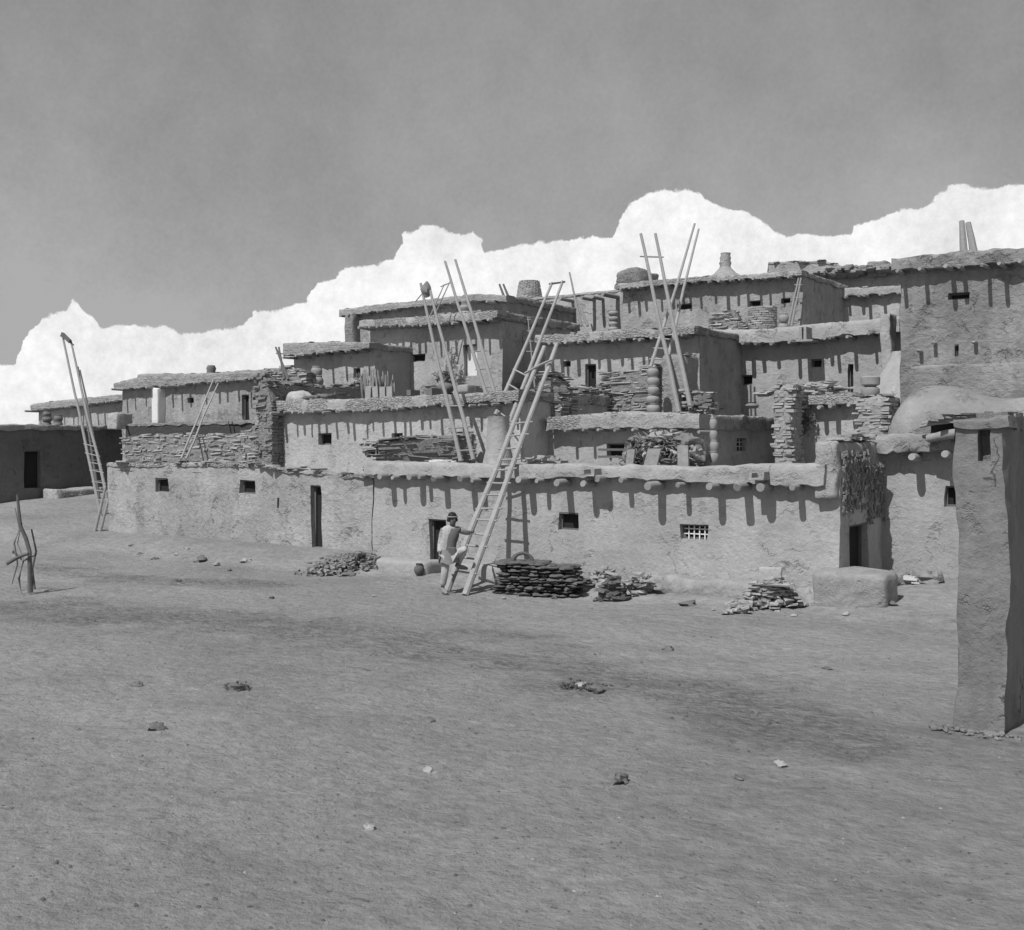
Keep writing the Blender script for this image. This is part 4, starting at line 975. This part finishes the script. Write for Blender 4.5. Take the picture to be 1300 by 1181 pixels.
# drawn line on the left wall in the photo is a scratch on the plate: left out
# larger loose rocks
for i, (x, y, s, dk) in enumerate([(876, 767, .17, 1), (256, 697, .3, 1), (312, 700, .22, 0), (443, 731, .24, 1), (235, 690, .14, 0), (166, 686, .1, 1), (178, 690, .12, 1), (196, 694, .14, 1), (275, 705, .16, 0), (300, 875, .16, 1), (199, 926, .16, 1), (545, 915, .1, 1), (755, 878, .2, 1),
     (738, 872, .13, 0), (848, 826, .14, 1), (224, 692, .1, 0), (704, 760, .13, 1), (757, 763, .12, 1), (990, 972, .1, 0), (545, 980, .09, 0), (225, 738, .12, 1), (292, 725, .1, 1), (788, 992, .14, 1), (905, 775, .07, 0), (1073, 776, .12, 0), (1008, 777, .1, 0), (1133, 766, .13, 1), (640, 760, .08, 0), (475, 757, .07, 0), (940, 990, .1, 1), (345, 760, .1, 1), (470, 1052, .08, 0), (1050, 850, .09, 1), (175, 870, .11, 1)]):
    s *= .75 if y > 800 or i else 1.
    p = on_ground(x, y); q = MB(); q.rock(p+Vector((0, 0, s*.15)), (s, s*.7, s*.42), i*3.1, 10, 7, R.uniform(0, 3), .6)
    if i == 0: solo('rock', q, STD, 'dark lump of rock alone on the ground before the long bench', 'rock', p, 'loose rocks on the yard')
    else: solo('rock', q, STD if dk else STM, 'small loose stone lying on the bare yard', 'rock', p, 'loose rocks on the yard')
# gravel and debris
def scatter(name, m, n, ylo, yhi, s0, s1, flat=.5, seed=1, xr=(-40, 1340), clump=0, label=None):
    q = MB(); k = 0
    while k < n:
        x = R.uniform(*xr); y = ylo+(yhi-ylo)*R.random()**1.5; p = on_ground(x, y)
        if p.y > VF-.3 and p.x > -19.5: continue
        if p.y > 22: continue
        if clump > 0 and near(p.x, p.y) < R.random() and R.random() < .9: continue
        if clump < 0 and nz((p.x, p.y, seed), .45)+.35*nz((p.x, p.y, seed), 1.6) < clump: continue
        s = s0+(s1-s0)*R.random()**3; rz = R.uniform(0, 3); c_, s_ = math.cos(rz), math.sin(rz)
        z = .018*fb((p.x, p.y, 0), 2.2, 4)+.010*fb((p.x, p.y, 0), 6, 8)+.05*max(0, nz((p.x*.35, p.y*.9, 0), .8, 12)-.2)
        b = p+Vector((0, 0, z)); hh = s*flat
        pts = []
        for j in range(5):
            w = 2*math.pi*j/5; rr = s*R.uniform(.6, 1.1); pts.append(b+Vector((math.cos(w)*rr, math.sin(w)*rr*.75, -.005)))
        for j in range(5): pts.append(b+(pts[j]-b)*.6+Vector((0, 0, hh*R.uniform(.7, 1.1))))
        q.add(pts, [(j, (j+1) % 5, 5+(j+1) % 5, 5+j) for j in range(5)]+[(5, 6, 7, 8, 9)]); k += 1
    o = mesh_obj(name, q, m); tag(o, label, 'gravel', kind='stuff'); return o
for i, (x, y, w_, n_) in enumerate(((303, 874, .2, 60), (735, 872, .4, 70))):
    a = on_ground(x, y); q = MB()
    for k in range(n_):
        c = a+Vector((R.gauss(0, .5)*w_, R.gauss(0, .35)*w_, .012+abs(R.gauss(0, .02)))); d = Vector((R.uniform(-1, 1), R.uniform(-1, 1), R.uniform(-.2, .6))).normalized()*R.uniform(.02, .07); e = Vector((-d.y, d.x, 0)).normalized()*.008
        q.add([c-d-e, c-d+e, c+d+e, c+d-e], [(0, 1, 2, 3)]); q.box(c, (.012, .015, .012), R.random()*3, .4)
    tag(mesh_obj('straw_litter', q, DUNG, None, a), None, None, None, 'stuff')
scatter('gravel', STM, 900, 690, 1190, .005, .02, .5, 1, clump=-.4, label='fine pale gravel strewn over the yard')
scatter('dark_debris', DUNG, 5200, 690, 1190, .004, .03, .4, 5, clump=.08, label='dark dung crumbs and straw in drifts across the yard')

# ================================================================== THE MAN
def skinned(name, chains, m, parent, sub=2, root_first=True, extra_scale=None):
    """chains: list of lists of (key, point, radius); shared keys are shared vertices"""
    idx = {}; V = []; Rr = []; E = []
    for ch in chains:
        prev = None
        for (k, p, r) in ch:
            if k not in idx: idx[k] = len(V); V.append(Vector(p)); Rr.append(r)
            i = idx[k]
            if prev is not None: E.append((prev, i))
            prev = i
    me = bpy.data.meshes.new(name); me.from_pydata([tuple(v) for v in V], E, []); o = bpy.data.objects.new(name, me); C.objects.link(o)
    md = o.modifiers.new('Skin', 'SKIN'); md.use_smooth_shade = True
    for i, r in enumerate(Rr):
        rr = r if hasattr(r, '__len__') else (r, r)
        me.skin_vertices[0].data[i].radius = rr
    me.skin_vertices[0].data[0].use_root = True
    s = o.modifiers.new('Sub', 'SUBSURF'); s.levels = sub; s.render_levels = sub
    dg = bpy.context.evaluated_depsgraph_get(); dg.update()
    nm = bpy.data.meshes.new_from_object(o.evaluated_get(dg)); nm.name = name
    bpy.data.objects.remove(o)
    nm.materials.clear(); nm.materials.append(m)
    for pgn in nm.polygons: pgn.use_smooth = True
    ob = bpy.data.objects.new(name, nm); C.objects.link(ob)
    if parent is not None:
        ob.parent = parent
    return ob
D = 24.45
fl = on_ground(562, 754); D = b_depth(fl)
def M_(x, y, d=0.): return P(x, y, t=D+d)
man = thing('person', 'man in pale loose clothes and headband with one foot on the ladder', 'person', fl)
Lc = Vector(fl)
def S(name, chains, m, sub=2):
    ch2 = [[(k, p-Lc, r) for (k, p, r) in ch] for ch in chains]
    return skinned(name, ch2, m, man, sub)
pel = M_(570, 705); sp1 = M_(570.5, 695); sp2 = M_(572, 684); chs = M_(573, 675); nk = M_(574, 669.5, -.02); nk2 = M_(574.4, 666, -.04)
shL = M_(563.8, 673.2); elL = M_(559.2, 691, .03); wrL = M_(558, 706, -.13)
shR = M_(582.2, 672.6); elR = M_(592.5, 676.5, .1)
# where the left ladder rail passes at hand height
def on_rail(f, via, y):
    return solve_top(f, f+(via-f)*.2, y)
hd = on_rail(f1, v1, 675).lerp(on_rail(f2, v2, 676), .3)+Vector((.02, -.07, .0))
wrR = elR.lerp(hd, .72)
hipL = M_(566.8, 706); knL = M_(564.3, 729, -.05); anL = M_(561.5, 748.5, .03); toL = M_(567, 753.3, -.17)
rg = on_rail(f1, v1, 723.5); rg2 = on_rail(f2, v2, 726.5); foot = rg.lerp(rg2, .5)+Vector((-.02, -.1, .0))
hipR = M_(575, 706); knR = M_(591.5, 696, -.13); anR = foot+Vector((-.04, -.1, .13)); toR = foot+Vector((.07, .1, .06))
def fingers(w, axis, side, down, keyp, cur=.5, n=4, s=1.):
    """palm and five fingers rooted at wrist w; axis = hand direction"""
    axis = axis.normalized(); side = side.normalized(); palm = w+axis*.055*s; out = []
    for i in range(n):
        k = (i-1.5)/1.5; base = palm+side*(.028*k)*s+axis*(.03-.006*abs(k))*s; L_ = (.075, .085, .08, .062)[i]*s
        m1 = base+axis*L_*.45+down*L_*.12*cur; m2 = m1+axis*L_*.32*(1-cur*.4)+down*L_*.35*cur; m3 = m2+axis*L_*.2*(1-cur)+down*L_*.3*cur
        out.append([(keyp+'palm', palm, (.034, .022)), (keyp+'b%d' % i, base, .0115), (keyp+'c%d' % i, m1, .0095), (keyp+'d%d' % i, m2, .0085), (keyp+'e%d' % i, m3, .0065)])
    t0 = w+axis*.03*s-side*.03*s; t1 = t0+axis*.035*s-side*.022*s+down*.01; t2 = t1+axis*.03*s+down*.015
    out.append([(keyp+'w', w, (.026, .02)), (keyp+'palm', palm, (.034, .022))])
    out.append([(keyp+'palm', palm, 0), (keyp+'t0', t0, .014), (keyp+'t1', t1, .0115), (keyp+'t2', t2, .008)])
    return out
hc = M_(574.5, 659.5, -.05)
facing = (Vector((0, 0, 0))+Vector((sx_*.7+cx_*.35, -cx_*.7+sx_*.35, -.05))).normalized()   # towards the viewer, turned a little right
right_ = facing.cross(Vector((0, 0, 1))).normalized()
body = [[('pel', pel, (.14, .11)), ('sp1', sp1, (.13, .10)), ('sp2', sp2, (.145, .10)), ('chs', chs, (.155, .105)), ('nk', nk, (.065, .065)), ('nk2', nk2, (.055, .055)),
         ('jaw', hc+Vector((0, 0, -.075))+facing*.025, (.062, .066)), ('mid', hc+facing*.005, (.082, .094)), ('crn', hc+Vector((0, 0, .07))-facing*.01, (.078, .088)), ('top', hc+Vector((0, 0, .115))-facing*.012, (.04, .05))],
        [('chs', chs, 0), ('shL', shL, (.062, .062)), ('eLm', shL.lerp(elL, .5), .05), ('elL', elL, (.041, .041)), ('fLm', elL.lerp(wrL, .4), .038), ('Lw', wrL, (.026, .02))],
        [('chs', chs, 0), ('shR', shR, (.062, .062)), ('eRm', shR.lerp(elR, .5), .05), ('elR', elR, (.041, .041)), ('fRm', elR.lerp(wrR, .4), .038), ('Rw', wrR, (.026, .02))],
        [('pel', pel, 0), ('hipL', hipL, (.095, .1)), ('thL', hipL.lerp(knL, .5), .08), ('knL', knL, .056), ('caL', knL.lerp(anL, .35), .056), ('anL', anL, .036), ('heL', anL+Vector((0, .01, -.045))+facing*.01, .036), ('baL', anL.lerp(toL, .6)+Vector((0, 0, -.012)), (.042, .026)), ('toL', toL, (.034, .018))],
        [('pel', pel, 0), ('hipR', hipR, (.095, .1)), ('thR', hipR.lerp(knR, .5), .08), ('knR', knR, .056), ('caR', knR.lerp(anR, .35), .056), ('anR', anR, .036), ('baR', anR.lerp(toR, .6)+Vector((0, 0, -.03)), (.042, .026)), ('toR', toR, (.034, .018))]]
sd = Vector((cx_, sx_, 0))
body += fingers(wrL, Vector((.02, -.03, -1)), sd*-.5+Vector((sx_, -cx_, 0))*.8, facing*.6, 'L', .35)
body += fingers(wrR, (hd-wrR)+Vector((0, 0, .01)), Vector((0, 0, -1))*.6+Vector((sx_, -cx_, 0))*.6, Vector((-sx_, cx_, 0)), 'R', .55)
S('body', body, SKIN, 2)
# face
fc = hc+facing*.085
q = MB(); q.rock(fc+Vector((0, 0, -.008))+facing*.012, (.014, .02, .026), 1, 10, 8, math.atan2(facing.y, facing.x), .1); q.v = [v for v in q.v]
part('nose', q, SKIN, man)
q = MB()
for s_ in (-1, 1): q.rock(fc+right_*.031*s_+Vector((0, 0, .012))-facing*.004, (.013, .013, .008), 2, 10, 8, 0, .0)
part('eyes', q, HAIR, man)
q = MB(); q.rock(fc+Vector((0, 0, -.052))-facing*.006, (.024, .024, .007), 2, 10, 8, 0, .0); part('mouth', q, mat('lips', .07), man)
q = MB()
for s_ in (-1, 1): q.rock(hc+right_*.084*s_+Vector((0, 0, -.005))-facing*.005, (.016, .022, .032), 2, 10, 8, math.atan2(facing.y, facing.x), .1)
part('ears', q, SKIN, man)
# hair: skull cap, locks to the jaw
q = MB(); vs = []; fs = []; n = 26; m = 14
for i in range(m+1):
    th = math.pi*.66*i/m
    for k in range(n):
        w = 2*math.pi*k/n; d = Vector((math.sin(th)*math.cos(w), math.sin(th)*math.sin(w), math.cos(th)))
        fr = max(0, d.dot(facing)); cut = 1-.34*sstep(.35, .8, fr)*sstep(.3, -.1, d.z-.1) if d.z < .35 else 1
        r_ = (.108 if d.z > -.1 else .122)*(1+.10*nz(d, 7))
        p = hc+Vector((0, 0, .022))-facing*.012+Vector((d.x*r_, d.y*r_, d.z*r_*1.22))
        p -= facing*(.055*sstep(.45, .8, fr)*sstep(.45, .15, d.z))
        vs.append(p)
for i in range(m):
    for k in range(n): fs.append((i*n+k, (i+1)*n+k, (i+1)*n+(k+1) % n, i*n+(k+1) % n))
q.add(vs, fs, True); part('hair', q, HAIR, man)
q = MB(); ring = []
for k in range(25):
    w = 2*math.pi*k/24; ring.append(hc+Vector((0, 0, .055+.006*math.sin(w)))-facing*.008+right_*math.cos(w)*.103+facing*math.sin(w)*.108)
q.tube(ring, .017, 8, cap=False); part('headband', q, CLOTHM, man)
# clothes
q = MB(); vs = []; fs = []
for i in range(9):
    k = i/8
    for j in range(28):
        w = 2*math.pi*j/28; fl_ = 1+.06*math.sin(w*5+1)*k+.05*math.sin(w*3)*k
        vs.append(pel+Vector((0, 0, .12-.27*k+.02*math.sin(w*4)*k))+right_*math.cos(w)*(.165+.05*k)*fl_+facing*math.sin(w)*(.14+.06*k)*fl_)
for i in range(8):
    for j in range(28): fs.append((i*28+j, i*28+(j+1) % 28, (i+1)*28+(j+1) % 28, (i+1)*28+j))
q.add(vs, fs, True); part('shirt_tail', q, CLOTHM, man)
S('trousers', [[('p', pel+Vector((0, 0, .03)), (.17, .135)), ('hl', hipL, (.105, .11)), ('tl', hipL.lerp(knL, .5), .094), ('kl', knL, .082), ('cl', knL.lerp(anL, .45), .078), ('al', knL.lerp(anL, .8), .07)],
               [('p', pel, 0), ('hr', hipR, (.105, .105)), ('tr', hipR.lerp(knR, .5), .088), ('kr', knR, .078), ('cr', knR.lerp(anR, .45), .078), ('ar', knR.lerp(anR, .8), .07)]], CLOTHP)
S('shirt', [[('a0', pel+Vector((0, 0, -.1)), (.165, .15)), ('a', pel+Vector((0, 0, .0)), (.17, .14)), ('b', sp1, (.16, .125)), ('c', sp2, (.165, .125)), ('d', chs, (.17, .125)), ('e', nk+Vector((0, 0, -.01)), (.085, .08))],
            [('d', chs, 0), ('s', shR, (.082, .08)), ('m0', shR.lerp(elR, .25), .07)]], CLOTHD)
S('sleeve', [[('s', shR+Vector((0, 0, .005)), (.084, .082)), ('m', shR.lerp(elR, .5), .07), ('l', elR, .06), ('f', elR.lerp(wrR, .5), .055)]], CLOTHG)
S('coat', [[('a', pel+sd*-.085+Vector((0, 0, -.09)), (.11, .16)), ('b', sp1+sd*-.085, (.11, .15)), ('c', sp2+sd*-.08, (.115, .14)), ('d', chs+sd*-.07+Vector((0, 0, .015)), (.11, .132)), ('s', shL, (.085, .09)), ('m', shL.lerp(elL, .5), .078), ('l', elL, .07), ('f', elL.lerp(wrL, .5), .06), ('g', elL.lerp(wrL, .74), .062)], [('d', chs+sd*-.07+Vector((0, 0, .015)), 0), ('k', nk+Vector((0, 0, -.03)), (.1, .1)), ('n', shR.lerp(chs, .2)+Vector((0, 0, .02)), (.07, .092))]], CLOTHP)
q = MB(); q.rbox(pel+facing*.135+Vector((.02, 0, .09)), (.09, .03, .11), .03, .02, .04, rz=YAW); part('pouch', q, CLOTHD, man)
for (an, to, nm) in ((anL, toL, 1), (anR, toR, 2)):
    q = MB(); q.tube([an+Vector((0, 0, .02)), an.lerp(to, .35)+Vector((0, 0, -.01)), an.lerp(to, .75), to+(to-an).normalized()*.03], [.05, .052, .046, .026], 12); part('moccasin', q, CLOTHM, man)

# ================================================================== CAMERA, LIGHT, SKY
cam = bpy.data.cameras.new('Camera'); co = bpy.data.objects.new('Camera', cam); C.objects.link(co); sc.camera = co
co.location = (0, 0, CH); co.rotation_euler = (math.pi/2, 0, YAW)
cam.sensor_width = 36; cam.lens = F/1300*36; cam.shift_y = (HZ-590.5)/1300; cam.clip_end = 3000; cam.clip_start = .1
EL = math.radians(53); AZ = math.radians(184.5)
sd_ = Vector((math.sin(AZ)*math.cos(EL), math.cos(AZ)*math.cos(EL), math.sin(EL)))
sl = bpy.data.lights.new('Sun', 'SUN'); sl.energy = 4.5; sl.angle = math.radians(.5); so = bpy.data.objects.new('Sun', sl); C.objects.link(so)
so.rotation_euler = sd_.to_track_quat('Z', 'Y').to_euler()
w = bpy.data.worlds.new('World'); sc.world = w; w.use_nodes = True; N = w.node_tree.nodes; L = w.node_tree.links
bg = N['Background']; sky = N.new('ShaderNodeTexSky'); sky.sky_type = 'NISHITA'; sky.sun_disc = False; sky.sun_elevation = EL; sky.sun_rotation = AZ
bw = N.new('ShaderNodeRGBToBW'); L.new(sky.outputs[0], bw.inputs[0])
def wm(op, a, b=None, c=None):
    n = N.new('ShaderNodeMath'); n.operation = op
    for i, q in enumerate((a, b, c)):
        if q is None: continue
        if isinstance(q, (int, float)): n.inputs[i].default_value = q
        else: L.new(q, n.inputs[i])
    return n.outputs[0]
tc = N.new('ShaderNodeTexCoord'); sp = N.new('ShaderNodeSeparateXYZ'); L.new(tc.outputs['Generated'], sp.inputs[0])
X, Y, Z = sp.outputs
rr = wm('ADD', wm('MULTIPLY', X, cx_), wm('MULTIPLY', Y, sx_)); ff = wm('ADD', wm('MULTIPLY', X, -sx_), wm('MULTIPLY', Y, cx_))
az = wm('ARCTAN2', rr, ff)
el = wm('ARCTAN2', Z, wm('SQRT', wm('ADD', wm('MULTIPLY', X, X), wm('MULTIPLY', Y, Y))))
def wnoise(scale, det=4, rg=.6):
    t = N.new('ShaderNodeTexNoise'); t.inputs['Scale'].default_value = scale; t.inputs['Detail'].default_value = det; t.inputs['Roughness'].default_value = rg
    L.new(tc.outputs['Generated'], t.inputs[0]); return wm('SUBTRACT', t.outputs['Fac'], .5)
cl = [(-60, 470), (20, 462), (38, 430), (46, 402), (78, 396), (97, 380), (118, 400), (130, 416), (180, 413), (240, 423), (302, 418), (330, 394), (398, 386), (412, 358), (450, 338), (510, 328), (518, 300), (560, 291), (598, 294), (617, 322), (690, 309), (775, 301),
      (798, 262), (832, 240), (872, 243), (930, 268), (1000, 300), (1085, 298), (1092, 284), (1160, 268), (1212, 235), (1340, 232)]
a0, a1 = -.5, .5
ramp = N.new('ShaderNodeValToRGB'); ramp.color_ramp.interpolation = 'EASE'
els = ramp.color_ramp.elements; els.remove(els[1])
for i, (x, y) in enumerate(cl):
    xc = (x-650)/F; ang = math.atan(xc); e = math.atan((HZ-y)/F/math.sqrt(1+xc*xc)); pos = (ang-a0)/(a1-a0)
    if i == 0: els[0].position = pos; q = els[0]
    else: q = els.new(pos)
    q.color = (e*2, e*2, e*2, 1)
azn = wm('ADD', wm('ADD', az, wm('MULTIPLY', wnoise(18, 3), .03)), wm('MULTIPLY', wnoise(60, 3), .008))
L.new(wm('SUBTRACT', azn, a0), ramp.inputs[0])
hgt = wm('MULTIPLY', ramp.outputs[0], .5)
hgt = wm('ADD', hgt, wm('ADD', wm('MULTIPLY', wnoise(30, 4), .02), wm('MULTIPLY', wnoise(70, 5, .7), .009)))
mr = N.new('ShaderNodeMapRange'); mr.interpolation_type = 'SMOOTHSTEP'; L.new(wm('SUBTRACT', hgt, el), mr.inputs[0]); mr.inputs[1].default_value = -.0012; mr.inputs[2].default_value = .0012
mask = mr.outputs[0]
cloudv = wm('ADD', 8.9, wm('ADD', wm('MULTIPLY', wnoise(9, 7, .72), 8.), wm('MULTIPLY', wnoise(90, 6, .8), 4.5)))
skyv = wm('MULTIPLY', wm('MULTIPLY', wm('POWER', bw.outputs[0], .45), 2.2), wm('ADD', .88, wm('ADD', wm('MULTIPLY', wnoise(3.2, 7, .7), .85), wm('MULTIPLY', wnoise(260, 3), .16))))
skyv = wm('MINIMUM', skyv, 4.2)
mixv = wm('ADD', wm('MULTIPLY', cloudv, mask), wm('MULTIPLY', skyv, wm('SUBTRACT', 1., mask)))
cc = N.new('ShaderNodeCombineColor')
for i in range(3): L.new(mixv, cc.inputs[i])
L.new(cc.outputs[0], bg.inputs['Color']); bg.inputs['Strength'].default_value = .1
sc.view_settings.view_transform = 'Standard'; sc.view_settings.look = 'None'; sc.view_settings.exposure = 0.; sc.view_settings.gamma = 1
sc.render.engine = 'CYCLES'
